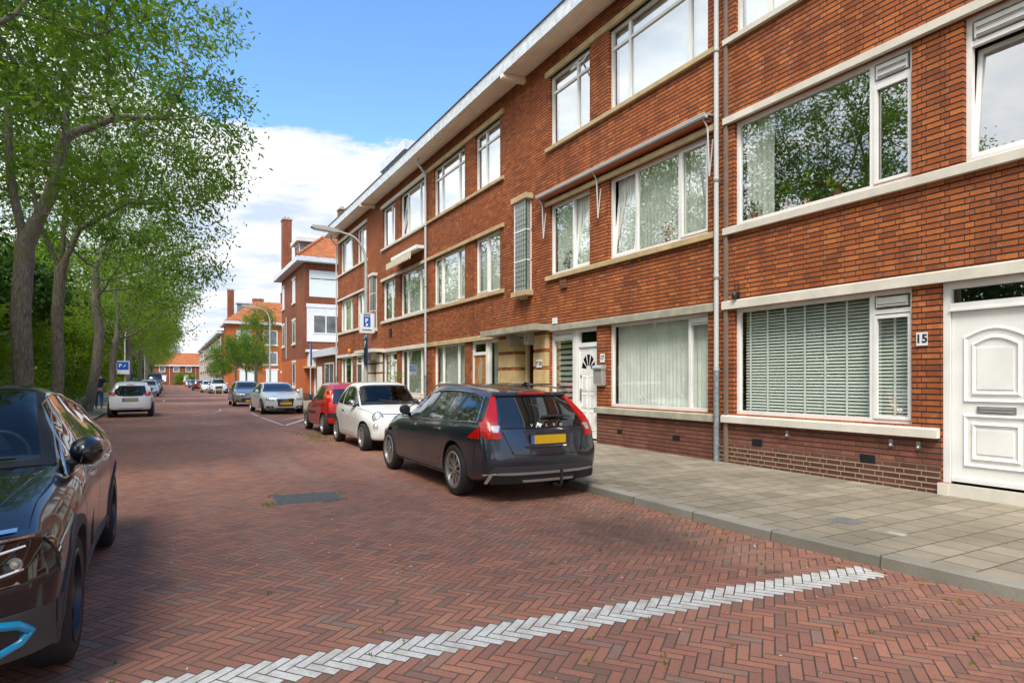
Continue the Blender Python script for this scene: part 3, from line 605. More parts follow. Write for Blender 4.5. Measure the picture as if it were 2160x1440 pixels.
    for u in (6.45,4.85,4.50): 
        s=MB(); s.box(-.02,0,u-.025,u+.025,.66,.74,T0); s.lathe([(.012,-.05),(.022,-.04),(.022,-.02),(.03,0)],T0(0,u,.66),'x',10); WB(s,'wall_hook',M['steel'],e)
    s=MB(); s.box(-.05,0,7.38,7.46,2.93,3.02,T0); s.lathe([(.0,-.06),(.035,-.05),(.05,0),(.045,.05),(.03,.07)],T0(-.09,7.42,2.95),'z',14); s.tube([T0(-.03,7.38,3.0),T0(-.03,7.38,3.2)],.007,6); s.tube([T0(-.03,7.46,3.0),T0(-.03,7.46,3.2)],.007,6); WB(s,'security_camera',M['black_plastic'],e,smooth=True)
    eaves(e,-6.3,7.86,T0,9.70,10.06)
    return e
section15()
# plants on the first floor sill of number 15
def houseplant(c,h,label,cols,pot_m='pot',n=70,cat='potted plant'):
    e=empty('potted_plant',c,label=label,cat=cat,group='potted plants and flowers standing inside the upper windows'); s=MB(); s.lathe([(.045,0),(.06,.1),(.065,.11)],(0,0,0),'z',14); s.build('pot',M[pot_m],e,smooth=True)
    rr=random.Random(int(c[1]*77)); s=MB()
    for i in range(n):
        a=rr.uniform(0,2*PI); r=rr.uniform(.02,.14); z=.1+rr.uniform(0,h); p=Vector((r*math.cos(a)*.7,r*math.sin(a)*1.3,z)); t=Vector((rr.uniform(-1,1),rr.uniform(-1,1),rr.uniform(-.3,1))).normalized()*rr.uniform(.04,.09); w=t.cross(Vector((rr.random(),rr.random(),.3))).normalized()*.02
        s.add([p,p+t*.5+w,p+t,p+t*.5-w],[(0,1,2,3)],rr.randrange(len(cols)))
    s.build('leaves',[M[q] for q in cols],e,fix=False)
for y,h,lb,cols in ((7.25,.16,'low flowering plant in the left corner of the first floor window of number 15',['leaf_dark','blind']),(6.6,.42,'tall green plant left of centre on the first floor sill of number 15',['leaf_bright','leaf_ash']),(6.25,.4,'bushy bright green plant beside the terracotta pot in the first floor window',['leaf_bright','leaf_dark']),(5.75,.22,'small leafy plant in terracotta pot right of centre in first floor window of number 15',['leaf_autumn','leaf_ash'])):
    houseplant((8.70,y,4.25),h,lb,cols)
houseplant((8.72,9.35,4.25),.30,'orange and yellow flower bunch in the first floor window above number 17',['flower','leaf_bright','plate_yellow'])
houseplant((8.72,12.85,4.25),.36,'dark blue flowers in the first floor window left of the tilted window leaf',['navy','leaf_dark','plate_blue'])
# ------------------------------------------------------------ sections 17-19 and beyond
def section(dy,band0,bandR,lab,near):
    o=dy; e=empty('brick_apartment_house',(8.5,14.7+o,.1),label=lab,cat='apartment house',group='terraced brick apartment sections along the right pavement')
    A=(8.10+o,10.98+o); Bw=(11.69+o,13.41+o); Cw=(16.12+o,17.82+o); D=(18.60+o,21.34+o)
    ops=[(*q,*F) for q in (A,Bw,Cw,D) for F in (F1,F2)]+[(A[0],A[1],*F0),(D[0],D[1],*F0),(11.42+o,13.40+o,.12,2.75),(16.12+o,18.12+o,.12,2.75),(14.0+o,15.05+o,.1,2.78)]
    u0,u1=7.862+o,21.96+o
    shell(e,u0,u1,ops,'brick_plinth')
    L,Rr=bandR,band0
    for a,b,mt in ((7.90+o,13.53+o,band0),(15.85+o,21.92+o,bandR)):
        bm='stone_beige' if (near or mt!='stone_white') else 'stone_white'
        for c,d in ((4.05,4.17),(5.95,6.07),(7.33,7.44),(9.22,9.38)): stone(e,T0,a,b,c,d,'stone_beige' if near else 'stone_white')
    stone(e,T0,7.90+o,13.45+o,2.75,2.90,band0); stone(e,T0,16.2+o,21.92+o,2.75,2.90,bandR)
    stone(e,T0,7.92+o,11.44+o,.79,.925,band0,name='window_sill'); stone(e,T0,18.2+o,21.92+o,.79,.925,bandR,name='window_sill')
    tr=lambda a,b,z:((a+.06,b-.06,z),)
    if near:
        window(e,T0,*A,*F0,mull=(8.62+o,),curtain='sheer',glass='glass_low',vents=((8.16,8.58,2.55,2.68),),label='ground floor window with pale green curtains')
        window(e,T0,*A,*F1,mull=(8.885,10.14),tilt=((10.18,10.92,4.24,5.89),),sash=((8.16,8.85,4.24,5.89),),curtain='sheer')
        window(e,T0,*Bw,*F1,mull=(12.457,),tilt=((11.75,12.42,4.24,5.89),),curtain='sheer')
        window(e,T0,*A,*F2,mull=(8.62,10.36),trans=tr(*A,8.80),curtain='vert',glass='glass_top')
        window(e,T0,*Bw,*F2,mull=(12.28,),trans=tr(*Bw,8.80),curtain='vert',glass='glass_top')
        # open top light
        T2=lambda d,u,z:T0(d-(9.14-z)*.75,u,z); s=MB()
        for q in ((11.75,11.79,8.84,9.14),(12.2,12.24,8.84,9.14),(11.79,12.2,8.84,8.88),(11.79,12.2,9.10,9.14)): s.box(.04,.07,*q,T=T2)
        WB(s,'top_light',M['white_paint'],e)
    else:
        window(e,T0,*A,*F0,mull=(8.7+o,10.3+o),curtain='slats'); window(e,T0,*A,*F1,mull=(8.8+o,10.2+o),curtain='net'); window(e,T0,*Bw,*F1,mull=(12.3+o,),curtain='slats')
        window(e,T0,*A,*F2,mull=(8.8+o,10.2+o),tilt=((10.24+o,10.92+o,7.51,9.16),),curtain='white',glass='glass_top'); window(e,T0,*Bw,*F2,mull=(12.3+o,),curtain='white',glass='glass_top')
    window(e,T0,*D,*F0,mull=(19.29+o,20.62+o),curtain='sheer' if near else 'side'); window(e,T0,*D,*F1,mull=(19.29+o,20.62+o),sash=((20.65+o,21.28+o,4.24,5.89),(18.66+o,19.26+o,4.24,5.89)),curtain='sheer')
    window(e,T0,*Cw,*F1,mull=(17.01+o,),sash=((17.04+o,17.76+o,4.24,5.89),),curtain='net' if near else 'sheer')
    window(e,T0,*D,*F2,mull=(19.2+o,20.7+o),trans=tr(*D,8.78) if near else (),curtain='vert',glass='glass_top'); window(e,T0,*Cw,*F2,mull=(17.15+o,),trans=tr(*Cw,8.78) if near else (),curtain='vert',glass='glass_top')
    # entrance units
    for (a,b,side,col,cur) in ((11.42+o,13.40+o,1,'white_paint','zebra' if near else 'white'),(16.12+o,18.12+o,-1,'wood_door' if near else 'white_paint','white')):
        dl,dr_=(a,a+.86) if side==1 else (b-1.02,b); wl,wr=(a+.98,b) if side==1 else (a,b-1.10)
        window(e,T0,wl,wr,.12,2.75,curtain=cur,fw=.09,vents=((wl+.1,wr-.1,2.5,2.64),) if near and side==1 else (),label='tall side window with striped roller blind' if near and side==1 else None)
        s=MB(); s.box(.06,.13,dl,dl+.08,.12,2.75,T0); s.box(.06,.13,dr_-.08,dr_,.12,2.75,T0); s.box(.05,.13,dl+.08,dr_-.08,2.66,2.75,T0); s.box(.05,.13,dl+.08,dr_-.08,2.30,2.40,T0)
        m0,m1=(dr_,wl) if side==1 else (wr,dl)
        s.box(.05,.14,m0,m1,.12,2.75,T0)
        f=WB(s,'door_frame',M['white_paint'],e)
        s=MB(); s.add([T0(.1,dl+.08,2.4),T0(.1,dr_-.08,2.4),T0(.1,dr_-.08,2.66),T0(.1,dl+.08,2.66)],[(0,1,2,3)]); WB(s,'pane',M['glass'],f)
        s=MB(); p,q=dl+.085,dr_-.085; s.box(.085,.12,p,q,.18,2.295,T0)
        c=(p+q)/2; w=q-p
        for za,zb in ((.35,.8),(.88,1.2),(1.28,1.62)):
            for ua,ub in ((p+.08,c-.04),(c+.04,q-.08)): ring(s,T0,[(ua,za),(ub,za),(ub,zb),(ua,zb)],.03,.085,.07); s.box(.076,.09,ua+.05,ub-.05,za+.05,zb-.05,T0)
        dd=WB(s,'door',M[col if (near or side==1) else 'iron'],e,label='wooden front door with oval pane' if col=='wood_door' else None)
        if near and side==1:
            s=MB(); n=5
            for i in range(n):
                a0_,a1_=PI*i/n+.09,PI*(i+1)/n-.09; r0,r1=.09,.27
                s.add([T0(.083,c+r0*math.cos(a0_),1.78+r0*math.sin(a0_)),T0(.083,c+r1*math.cos(a0_),1.78+r1*math.sin(a0_)*1.3),T0(.083,c+r1*math.cos(a1_),1.78+r1*math.sin(a1_)*1.3),T0(.083,c+r0*math.cos(a1_),1.78+r0*math.sin(a1_))],[(0,1,2,3)])
            WB(s,'fanlight',M['glass_black'],dd)
            s=MB(); s.box(.05,.085,q-.075,q-.04,1.05,1.32,T0); s.lathe([(.03,-.02),(.03,.0)],T0(.085,q-.06,1.62),'x',12); WB(s,'handle',M['steel'],dd)
        elif near:
            s=MB(); pts=[(c+.13*math.cos(t*PI/8),1.75+.42*math.sin(t*PI/8)) for t in range(16)]; s.add([T0(.08,u,z) for u,z in pts],[tuple(range(16))]); WB(s,'oval_pane',M['lead_glass'],dd)
            s=MB(); ring(s,T0,[(c+.17*math.cos(t*PI/8),1.75+.47*math.sin(t*PI/8)) for t in range(16)],.04,.083,.065); WB(s,'moulding',M['wood_door'],dd)
    s=MB(); s.box(-.03,.2,11.42+o,13.4+o,.02,.13,T0); s.box(-.03,.2,16.12+o,18.12+o,.02,.13,T0); WB(s,'doorstep',M['concrete'],e)
    porch(e,14.72+o,'stone_sand' if near else 'stone_white','19 25' if near else None,'stone_beige' if near else 'stone_white')
    bay(e,14.32+o,14.97+o,3.92,6.36,'green_frame','stone_beige' if near else 'stone_white')
    downpipe(e,21.96+o-.06,9.72,X=-.10,neck=near or True)
    if near:
        numplate(e,11.2,2.02,'17',.15,.19,.13); fvent(e,10.6,.42,.17,.11); fvent(e,8.9,.42,.2,.11)
        s=MB(); s.box(-.06,.0,13.05,13.2,2.93,3.08,T0); WB(s,'house_number_plate',M['sign_white'],e)  # white box standing for the round house number plate
        # letterbox
        s=MB(); prof=[(-.0,1.42),(-.05,1.40),(-.11,1.46),(-.125,1.62),(-.12,1.76),(0,1.78)]
        s.prism([(d,z) for d,z in prof],11.09,11.39,T=lambda d,z,u:T0(d,u,z)); lb=WB(s,'letterbox',M['silver'],e)
        s=MB(); s.prism([(0,1.775),(-.15,1.765),(-.16,1.80),(-.12,1.85),(0,1.87)],11.07,11.41,T=lambda d,z,u:T0(d,u,z)); WB(s,'lid',M['silver'],lb)
        s=MB(); s.box(-.06,0.,12.6,12.85,3.78,3.98,T0); WB(s,'wall_vent',M['brick_plinth'],e)
    else:
        s=MB(); s.box(-.06,.0,26.2,26.45,3.45,3.75,T0); WB(s,'lamp_box',M['black_plastic'],e)
        s=MB(); s.lathe([(.0,0),(.08,.03),(.09,.12),(.05,.2)],T0(-.12,33.0,2.95),'z',12); WB(s,'alarm_light',M['amber'],e,smooth=True)
    eaves(e,u0,u1,T0,9.70,10.06,end1=not near)
    s=MB(); T3=T0
    s.prism([(-.70,9.70),(-.70,9.60),(-.60,9.56),(.02,9.60),(.02,9.75)],14.62+o,14.78+o,T=lambda d,z,u:T0(d,u,z)); WB(s,'bracket',M['soffit'],e)
    if near:
        # folded awning across both first floor windows
        s=MB(); s.tube([T0(-.2,7.95,6.20),T0(-.2,13.72,6.20)],.042,12); s.box(-.245,-.02,7.95,13.72,6.222,6.245,T0)
        aw=WB(s,'awning',M['pipe_pvc'],e,smooth=True,label='long rolled-up sunblind')
        s=MB(); s.box(-.19,-.03,8.0,13.68,6.12,6.17,T0); WB(s,'cloth',M['orange_cloth'],aw)
        for u in (8.02,11.3,13.62):
            s=MB(); s.box(-.2,0,u-.02,u+.02,6.15,6.19,T0); s.tube([T0(-.19,u,6.15),T0(-.10,u-.01,6.0),T0(-.07,u-.02,5.15)],.016,6); s.tube([T0(-.07,u-.02,5.15),T0(-.03,u-.07,5.8)],.014,6); WB(s,'folding_arm',M['pipe_pvc'],aw)
    else:
        s=MB(); u0_,u1_=22.25,25.3
        s.box(-.34,-.02,u0_,u1_,6.50,6.62,T0); aw=WB(s,'awning',M['white_cool'],e,label='short cream awning with scalloped valance')
        s=MB(); s.add([T0(-.02,u0_,6.48),T0(-.55,u0_,6.33),T0(-.55,u1_,6.33),T0(-.02,u1_,6.48)],[(0,1,2,3)]); n=11; w=(u1_-u0_)/n
        for i in range(n):
            a=u0_+i*w; s.add([T0(-.55,a,6.34),T0(-.55,a+w,6.34),T0(-.55,a+w,6.16),T0(-.55,a+w*.75,6.08),T0(-.55,a+w*.25,6.08),T0(-.55,a,6.16)],[(0,1,2,3,4,5)])
        WB(s,'valance',M['awning_cream'],aw)
    return e
section(0,'stone_grey','stone_beige','middle brick house section with sand-coloured bands, number 17 door and a long rolled sunblind',True)
eB=section(14.10,'stone_white','stone_white','farthest section of the near brick terrace with white bands and a short scalloped awning',False)
s=MB(); s.box(1.,4,27.3,30.9,10.0,12.05,T0); dm=WB(s,'dormer',M['slate'],eB); s=MB(); s.box(.9,4.1,27.2,31.,12.05,12.5,T0); WB(s,'dormer_roof',M['fascia'],dm)
# ------------------------------------------------------------ corner house with orange hipped roof
def farwin(par,T,u0,u1,z0,z1,mull=(),trans=(),fw=.08,frame='white_cool',sill=None,pane='far_pane',lintel=None):
    s=MB(); d0=-.02
    for q in ((u0,u0+fw,z0,z1),(u1-fw,u1,z0,z1),(u0+fw,u1-fw,z0,z0+fw),(u0+fw,u1-fw,z1-fw,z1)): s.box(d0,.06,*q,T=T)
    for q in mull: s.box(d0+.004,.06,q-fw/2,q+fw/2,z0+fw,z1-fw,T)
    for z in trans: s.box(d0+.008,.06,u0+fw,u1-fw,z-fw*.4,z+fw*.4,T)
    f=WB(s,'window',M[frame],par); s=MB(); s.box(-.012,.05,u0+fw*.5,u1-fw*.5,z0+fw*.5,z1-fw*.5,T); WB(s,'pane',M[pane],f)
    if sill: s=MB(); s.box(-.08,.02,u0-.12,u1+.12,z0-.14,z0,T); WB(s,'sill',M[sill],f)
    if lintel: s=MB(); s.box(-.05,.02,u0-.15,u1+.15,z1,z1+.18,T); WB(s,'lintel',M[lintel],f)
    return f
def chimney(par,x0,x1,y0,y1,z0,z1,mat='brick_far'):
    s=MB(); s.box(x0,x1,y0,y1,z0,z1); c=WB(s,'chimney',M[mat],par); s=MB(); s.box(x0-.06,x1+.06,y0-.06,y1+.06,z1,z1+.12); 
    for k in (.3,.7): s.lathe([(.1,.12),(.09,.35)],(x0+(x1-x0)*k,(y0+y1)/2,z1),'z',8)
    WB(s,'cap',M['concrete'],c)
e=empty('corner_house',(8.3,45,.1),label='three storey corner house with hipped orange tile roof and tall chimney behind the terrace end',cat='house')
s=MB(); s.box(8.3,15,45,55,3.0,9.75); s.box(8.302,14.998,45.002,54.998,0,.6); WB(s,'wall',M['brick_far'],e)
s=MB(); s.box(8.301,14.999,45.001,54.999,.6,3.0); WB(s,'lower_wall',M['brick_orange'],e)
s=MB(); s.box(7.7,15.6,44.4,55.6,9.72,10.05); WB(s,'fascia',M['fascia'],e)
s=MB(); s.add([(7.7,44.4,10.06),(15.6,44.4,10.06),(15.6,55.6,10.06),(7.7,55.6,10.06),(11.6,48.6,13.4),(11.6,51.4,13.4)],[(0,1,4),(1,2,5,4),(2,3,5),(3,0,4,5)]); s.box(7.75,15.55,44.45,55.55,10.05,10.07)
WB(s,'roof',M['roof_tile'],e)
s=MB()
for a,b in (((7.7,44.4,10.08),(11.6,48.6,13.42)),((11.6,48.6,13.42),(11.6,51.4,13.42)),((15.6,44.4,10.08),(11.6,48.6,13.42))): s.tube([a,b],.11,8)
WB(s,'ridge_tiles',M['roof_tile'],e)
chimney(e,8.25,8.93,53.9,54.9,9.9,14.7); chimney(e,10.9,11.8,45.6,46.4,10.2,13.9)
s=MB(); s.box(8.9,12,50,52.3,10.1,12.2); dm=WB(s,'dormer',M['slate'],e); s=MB(); s.box(8.6,12.2,49.7,52.6,12.2,12.5); WB(s,'dormer_roof',M['fascia'],dm)
farwin(dm,TX(8.88),50.15,52.15,10.6,12.1,(51.15,))
Tf=TY(45.); Tl=TX(8.3)
farwin(e,Tf,8.62,11.4,7.35,9.2,(9.45,10.5),(8.62,),pane='blind_grey')
s=MB(); s.box(-.06,.02,8.45,13,4.2,6.72,Tf); w=WB(s,'window_surround',M['white_cool'],e)
farwin(w,TY(44.93),8.85,11.6,4.75,6.1,(9.75,10.7)); s=MB(); s.box(-.1,-.06,8.4,13,6.6,6.85,Tf); WB(s,'cornice',M['white_cool'],w)
s=MB(); s.box(-.55,.02,8.5,10.6,2.45,3.45,Tf); s.box(-.62,.02,8.35,10.8,3.45,3.62,Tf); w=WB(s,'shutter_box',M['white_cool'],e)
s=MB(); s.box(-.7,.02,8.2,11,2.33,2.45,Tf); WB(s,'canopy',M['stone_beige'],e); s=MB(); s.box(-.05,.02,8.95,9.5,.1,2.33,Tf); WB(s,'garage_door',M['white_cool'],e)
for z0,z1 in ((7.35,9.05),(4.25,5.95),(1.0,2.8)): farwin(e,Tl,48.6,49.8,z0,z1,fw=.09,sill='stone_white',lintel='stone_white')
for z0,z1 in ((7.35,9.05),(4.25,5.95)): farwin(e,Tl,53.6,54.6,z0,z1,fw=.09,sill='stone_white',lintel='stone_white')
s=MB(); s.tube([(8.24,52.3,3.2),(8.24,52.3,6.5)],.04,6); WB(s,'drainpipe',M['pipe_pvc'],e)
# low annex
e=empty('brick_annex',(9.,38,.1),label='low flat-roofed brick annex with white fascia between terrace end and corner house',cat='annex')
s=MB(); s.box(8.95,14,38.5,44.3,0,3.05); WB(s,'wall',M['brick_far'],e); s=MB(); s.box(8.7,14.2,38.2,44.5,3.05,3.5); WB(s,'fascia',M['fascia'],e)
farwin(e,TX(8.95),39.,41.5,.6,2.6,(40.2,)); farwin(e,TY(38.5),9.15,10.1,.5,2.6,(9.6,)); s=MB(); s.box(-.08,.02,42.4,43.6,.1,2.4,TX(8.95)); WB(s,'door',M['white_cool'],e)
# ------------------------------------------------------------ next block
e=empty('orange_brick_house',(7.5,98,.1),label='three storey orange brick house with tiled roof, half hidden behind the street trees',cat='house')
s=MB(); s.box(7.5,24,98,106,3.,9.6); s.box(7.502,23.99,98.002,105.99,0,.5); WB(s,'wall',M['brick_orange'],e); s=MB(); s.box(7.501,23.995,98.001,105.995,.5,3.); WB(s,'lower_wall',M['brick_orange'],e)
s=MB(); s.box(6.9,24.5,97.4,106.5,9.55,9.95); WB(s,'fascia',M['fascia'],e)
s=MB(); s.add([(6.9,97.4,9.96),(24.5,97.4,9.96),(24.5,106.5,9.96),(6.9,106.5,9.96),(11.5,101.9,13.4),(20,101.9,13.4)],[(0,1,5,4),(1,2,5),(2,3,4,5),(3,0,4)]); WB(s,'roof',M['roof_tile'],e)
chimney(e,7.9,8.8,104.2,105.2,9.9,15.2); chimney(e,11.4,13,103.6,104.6,12.2,14.); chimney(e,15.5,16.6,103,104,12.5,15.)
s=MB(); s.box(9.3,13,103,105,11,13.1); dm=WB(s,'dormer',M['slate'],e); s=MB(); s.box(9.1,13.2,102.8,105.2,13.1,13.35); WB(s,'dormer_roof',M['fascia'],dm)
Tf=TY(98)
for u in (8.6,12.2,15.4,18.6):
    for z0,z1 in ((6.6,8.8),(3.7,5.6)): farwin(e,Tf,u,u+2.0,z0,z1,(u+1.,),fw=.13,sill='stone_white',pane='blind_grey' if u==8.6 and z0>6 else 'far_pane')
for u,w in ((9.0,2.2),(12.6,1.6),(18.,2.4)): farwin(e,Tf,u,u+w,.6,2.9,(u+w*.55,),fw=.12,pane='blind_grey',lintel='white_cool')
s=MB(); s.box(-.05,.02,14.9,16,.1,2.4,Tf); WB(s,'door',M['paint_darkred'],e); s=MB(); s.box(-.1,.02,14.6,17.2,2.5,2.75,Tf); WB(s,'canopy',M['white_cool'],e)
# long terrace receding to the end of the street
for k,(ya,yb) in enumerate(((106.2,132),(132.02,158),(158.02,186))):
    lab=['near third of the long far terrace, right after the orange brick house','middle third of the long far terrace with white bands','last third of the long far terrace, touching the end houses'][k]
    e=empty('far_terrace_house',(7.2,ya,.1),label=lab,cat='apartment house',group='three storey terrace sections far down the street'); T=TX(7.2)
    s=MB(); s.box(7.2,16,ya,yb,0,8.8); WB(s,'wall',M['brick_far'],e); s=MB(); s.box(6.55,16,ya-.02,yb-.021,8.7,9.05); WB(s,'fascia',M['fascia'],e); s=MB(); s.box(6.6,16,ya,yb-.04,9.05,9.15); WB(s,'roof',M['zinc_roof'],e)
    u=ya+.8
    while u<yb-3:
        for z0,z1 in ((.7,2.5),(3.6,5.3),(6.4,8.1)): farwin(e,T,u,u+2.8,z0,z1,(u+.9,u+1.9),fw=.12)
        u+=4.2
    for z in (2.6,3.4,5.4,6.2): s=MB(); s.box(-.09,.02,ya+.3,yb-.3,z,z+.14,T); WB(s,'stone_band',M['stone_white'],e)
    s=MB(); u=ya+.3
    while u<yb: s.tube([(7.1,u,.1),(7.1,u,8.7)],.06,6); u+=8.4
    WB(s,'drainpipe',M['pipe_pvc'],e)
# end houses
for k in range(6):
    x0=13.-6.4*(k+1); e=empty('row_house',(x0,195,.1),label=['end-of-street row house at the foot of the far terrace','end-of-street row house behind the round clipped shrub','end-of-street row house with dark door and wide teal-tinted window','end-of-street row house behind the parked van','end-of-street row house hidden behind tree trunks','last end-of-street row house behind the trees'][k],cat='house',group='two storey row houses closing off the street')
    x1=x0+6.38; s=MB(); s.box(x0,x1,195,203,.5,5.3); s.box(x0,x1,195.002,203,0,.5); WB(s,'wall',M['brick_far'],e)
    s=MB(); s.box(x0,x1,194.6,203.4,5.2,5.5); WB(s,'fascia',M['white_cool'],e)
    s=MB(); s.add([(x0,194.6,5.51),(x1,194.6,5.51),(x1,199,9.0),(x0,199,9.0),(x0,203.4,5.51),(x1,203.4,5.51)],[(0,1,2,3),(3,2,5,4),(0,3,4),(1,5,2)]); WB(s,'roof',M['roof_tile'],e)
    T=TY(195); 
    for u in (.9,3.9): farwin(e,T,x0+u,x0+u+1.5,3.6,5.1,fw=.14)
    farwin(e,T,x0+3.0,x0+5.6,1.,2.5,(x0+4.4,),fw=.12,lintel='white_cool',pane='blind_grey'); s=MB(); s.box(-.04,.02,x0+1.0,x0+2.1,.1,2.5,T); WB(s,'door',M['dark'],e)
    s=MB(); s.tube([(x0+.05,194.95,.1),(x0+.05,194.95,5.2)],.06,6); WB(s,'drainpipe',M['pipe_pvc'],e)
# left side house glimpsed far beyond the trees is left to the planting
# ============================================================ CARS
def interp(pts,x):
    "smooth (monotone-ish) interpolation"
    n=len(pts)
    if x<=pts[0][0]: return pts[0][1]
    if x>=pts[-1][0]: return pts[-1][1]
    for i in range(n-1):
        if x<=pts[i+1][0]: break
    x0,y0=pts[i];x1,y1=pts[i+1];h=x1-x0;dl=(y1-y0)/h
    def slope(j):
        if j==0 or j==n-1: return (pts[1][1]-pts[0][1])/(pts[1][0]-pts[0][0]) if j==0 else (pts[-1][1]-pts[-2][1])/(pts[-1][0]-pts[-2][0])
        a=(pts[j][1]-pts[j-1][1])/(pts[j][0]-pts[j-1][0]); b=(pts[j+1][1]-pts[j][1])/(pts[j+1][0]-pts[j][0])
        return 0 if a*b<=0 else 2*a*b/(a+b)
    m0,m1=slope(i),slope(i+1); t=(x-x0)/h
    return (2*t**3-3*t*t+1)*y0+(t**3-2*t*t+t)*h*m0+(-2*t**3+3*t*t)*y1+(t**3-t*t)*h*m1
class Car:
    """local frame: +x forward, x=0 at the rear bumper, y to the car's left, z up"""
    def __init__(s,L,W,top,belt,bot,plan,rear,front,roofw=.70,cR=.16,cF=.30,pR=3.2,pF=2.2,wheels=(.9,3.6),wr=.33,arch=.05,track=None,nose=1.):
        s.L,s.w=L,W/2; s.top,s.belt,s.bot,s.plan,s.rear,s.front=top,belt,bot,plan,rear,front; s.roofw=roofw; s.cR,s.cF,s.pR,s.pF=cR,cF,pR,pF; s.wh=wheels; s.wr=wr; s.arch=arch
    def sec(s,xn):
        w=s.w*interp(s.plan,xn); t=interp(s.top,xn); b=interp(s.bot,xn); sh=min(interp(s.belt,xn),t-.035)
        g=t-sh; gm=.46; q=min(1,max(0,(g-.06)/(gm-.06))); wr=w*(.90+(s.roofw-.90)*q); h=sh-b
        P=[(0,b),(.55*w,b),(.86*w,b+.01),(.945*w,b+.05*h),(.975*w,b+.13*h),(.983*w,b+.24*h),(.988*w,b+.45*h),(1.0*w,b+.66*h),(1.0*w,b+.76*h),(.985*w,b+.86*h),(.958*w,b+.95*h)]
        r=min(.085,g*.42); bw=.93*w
        P.append((bw,sh))
        z1=t-r-.03*q
        for k in (.2,.4,.6,.8,1.): 
            zz=sh+(z1-sh)*k; P.append((bw+(wr-bw)*(k**(1.05+.25*q)),zz))
        P+=[(wr*.965,z1+(t-z1)*.42),(wr*.90,z1+(t-z1)*.66),(wr*.80,z1+(t-z1)*.80),(wr*.62,z1+(t-z1)*.91),(wr*.40,z1+(t-z1)*.97),(wr*.18,z1+(t-z1)*.995),(0,t)]
        return P
    def rx(s,y,z): return interp(s.rear,z)+s.cR*(abs(y)/s.w)**s.pR
    def fx(s,y,z): return s.L-interp(s.front,z)-s.cF*(abs(y)/s.w)**s.pF
    def warp(s,xn,y,z):
        t=xn/s.L; return s.rx(y,z)*(1-t)+s.fx(y,z)*t
    def unwarp(s,x,y,z):
        a,b=s.rx(y,z),s.fx(y,z); return min(s.L,max(0,(x-a)/(b-a)*s.L))
    def side_y(s,x,z):
        y=s.w*.9
        for _ in range(4):
            P=s.sec(s.unwarp(x,y,z)); y2=None
            for (ya,za),(yb,zb) in zip(P[2:17],P[3:18]):
                if za<=z<=zb and zb>za: y2=ya+(yb-ya)*(z-za)/(zb-za); break
            if y2 is None: y2=P[17][0] if z>P[16][1] else P[3][0]
            y=y2
        return y
    def top_z(s,x,y):
        z=interp(s.top,x); y=abs(y)
        for _ in range(4):
            P=s.sec(s.unwarp(x,y,z))[11:]
            for (ya,za),(yb,zb) in zip(P,P[1:]):
                if yb<=y<=ya: z=za+(zb-za)*((ya-y)/(ya-yb) if ya>yb else 0); break
        return z
    def body(s,name,mats,par,nst=64,cabin=None):
        ts=[.5-.5*math.cos(PI*i/nst) for i in range(nst+1)]; ts=[.55*t+.45*i/nst for i,t in enumerate(ts)]
        mb=MB(); ring_n=None; rows=[]
        for t in ts:
            P=s.sec(t*s.L); full=P+[(-y,z) for y,z in P[-2:0:-1]]; ring_n=len(full)
            rows.append([(s.warp(t*s.L,y,z),y,z) for y,z in full])
        vs=[p for r in rows for p in r]; n=ring_n
        fs=[(i*n+k,i*n+(k+1)%n,(i+1)*n+(k+1)%n,(i+1)*n+k) for i in range(len(rows)-1) for k in range(n)]
        for end in (0,1):
            base=rows[0 if end==0 else -1]; b0=0 if end==0 else (len(rows)-1)*n; zc=sum(p[2] for p in base)/n; prev=[b0+k for k in range(n)]
            for kk,push in ((.985,.022),(.955,.034),(.90,.04),(.75,.042),(.5,.043),(.25,.043)):
                cur=[]
                for (x,y,z) in base:
                    y2,z2=y*kk,zc+(z-zc)*kk; x2=(s.rx(y2,z2)-push) if end==0 else (s.fx(y2,z2)+push); cur.append(len(vs)); vs.append((x2,y2,z2))
                fs+=[(prev[k],prev[(k+1)%n],cur[(k+1)%n],cur[k]) for k in range(n)]; prev=cur
            c=len(vs); vs.append(((s.rx(0,zc)-.043) if end==0 else s.fx(0,zc)+.043,0,zc)); fs+=[(prev[k],prev[(k+1)%n],c) for k in range(n)]
        mb.add(vs,fs); o=mb.build(name,mats,par,smooth=True,sharp=60)
        # wheel arches
        cut=MB()
        for wx in s.wh:
            for sg in (-1,1):
                cut.lathe([(s.wr+s.arch,sg*(s.w-.30)),(s.wr+s.arch,sg*(s.w+.2))][::sg],(wx,0,s.wr+.005),'y',40)
        co=cut.build('cut',[mats[0]],par); bpy.context.view_layer.update(); md=o.modifiers.new('b','BOOLEAN'); md.operation='DIFFERENCE'; md.object=co; md.solver='EXACT'
        cos=[]
        if cabin:
            for cb in cabin:
                c2=cb.build('cut',[mats[1]],par); cos.append(c2); m2=o.modifiers.new('c','BOOLEAN'); m2.operation='DIFFERENCE'; m2.object=c2; m2.solver='EXACT'; m2.material_mode='TRANSFER'
            bpy.context.view_layer.update()
        dg=bpy.context.evaluated_depsgraph_get(); me=bpy.data.meshes.new_from_object(o.evaluated_get(dg)); o.modifiers.clear(); o.data=me; bpy.data.objects.remove(co)
        for q in cos: bpy.data.objects.remove(q)
        nm=[m_.name for m_ in me.materials]; isd=[nm[p.material_index]==mats[1].name and cabin is not None for p in me.polygons]
        me.materials.clear()
        for m_ in mats: me.materials.append(m_)
        rr=s.wr+s.arch
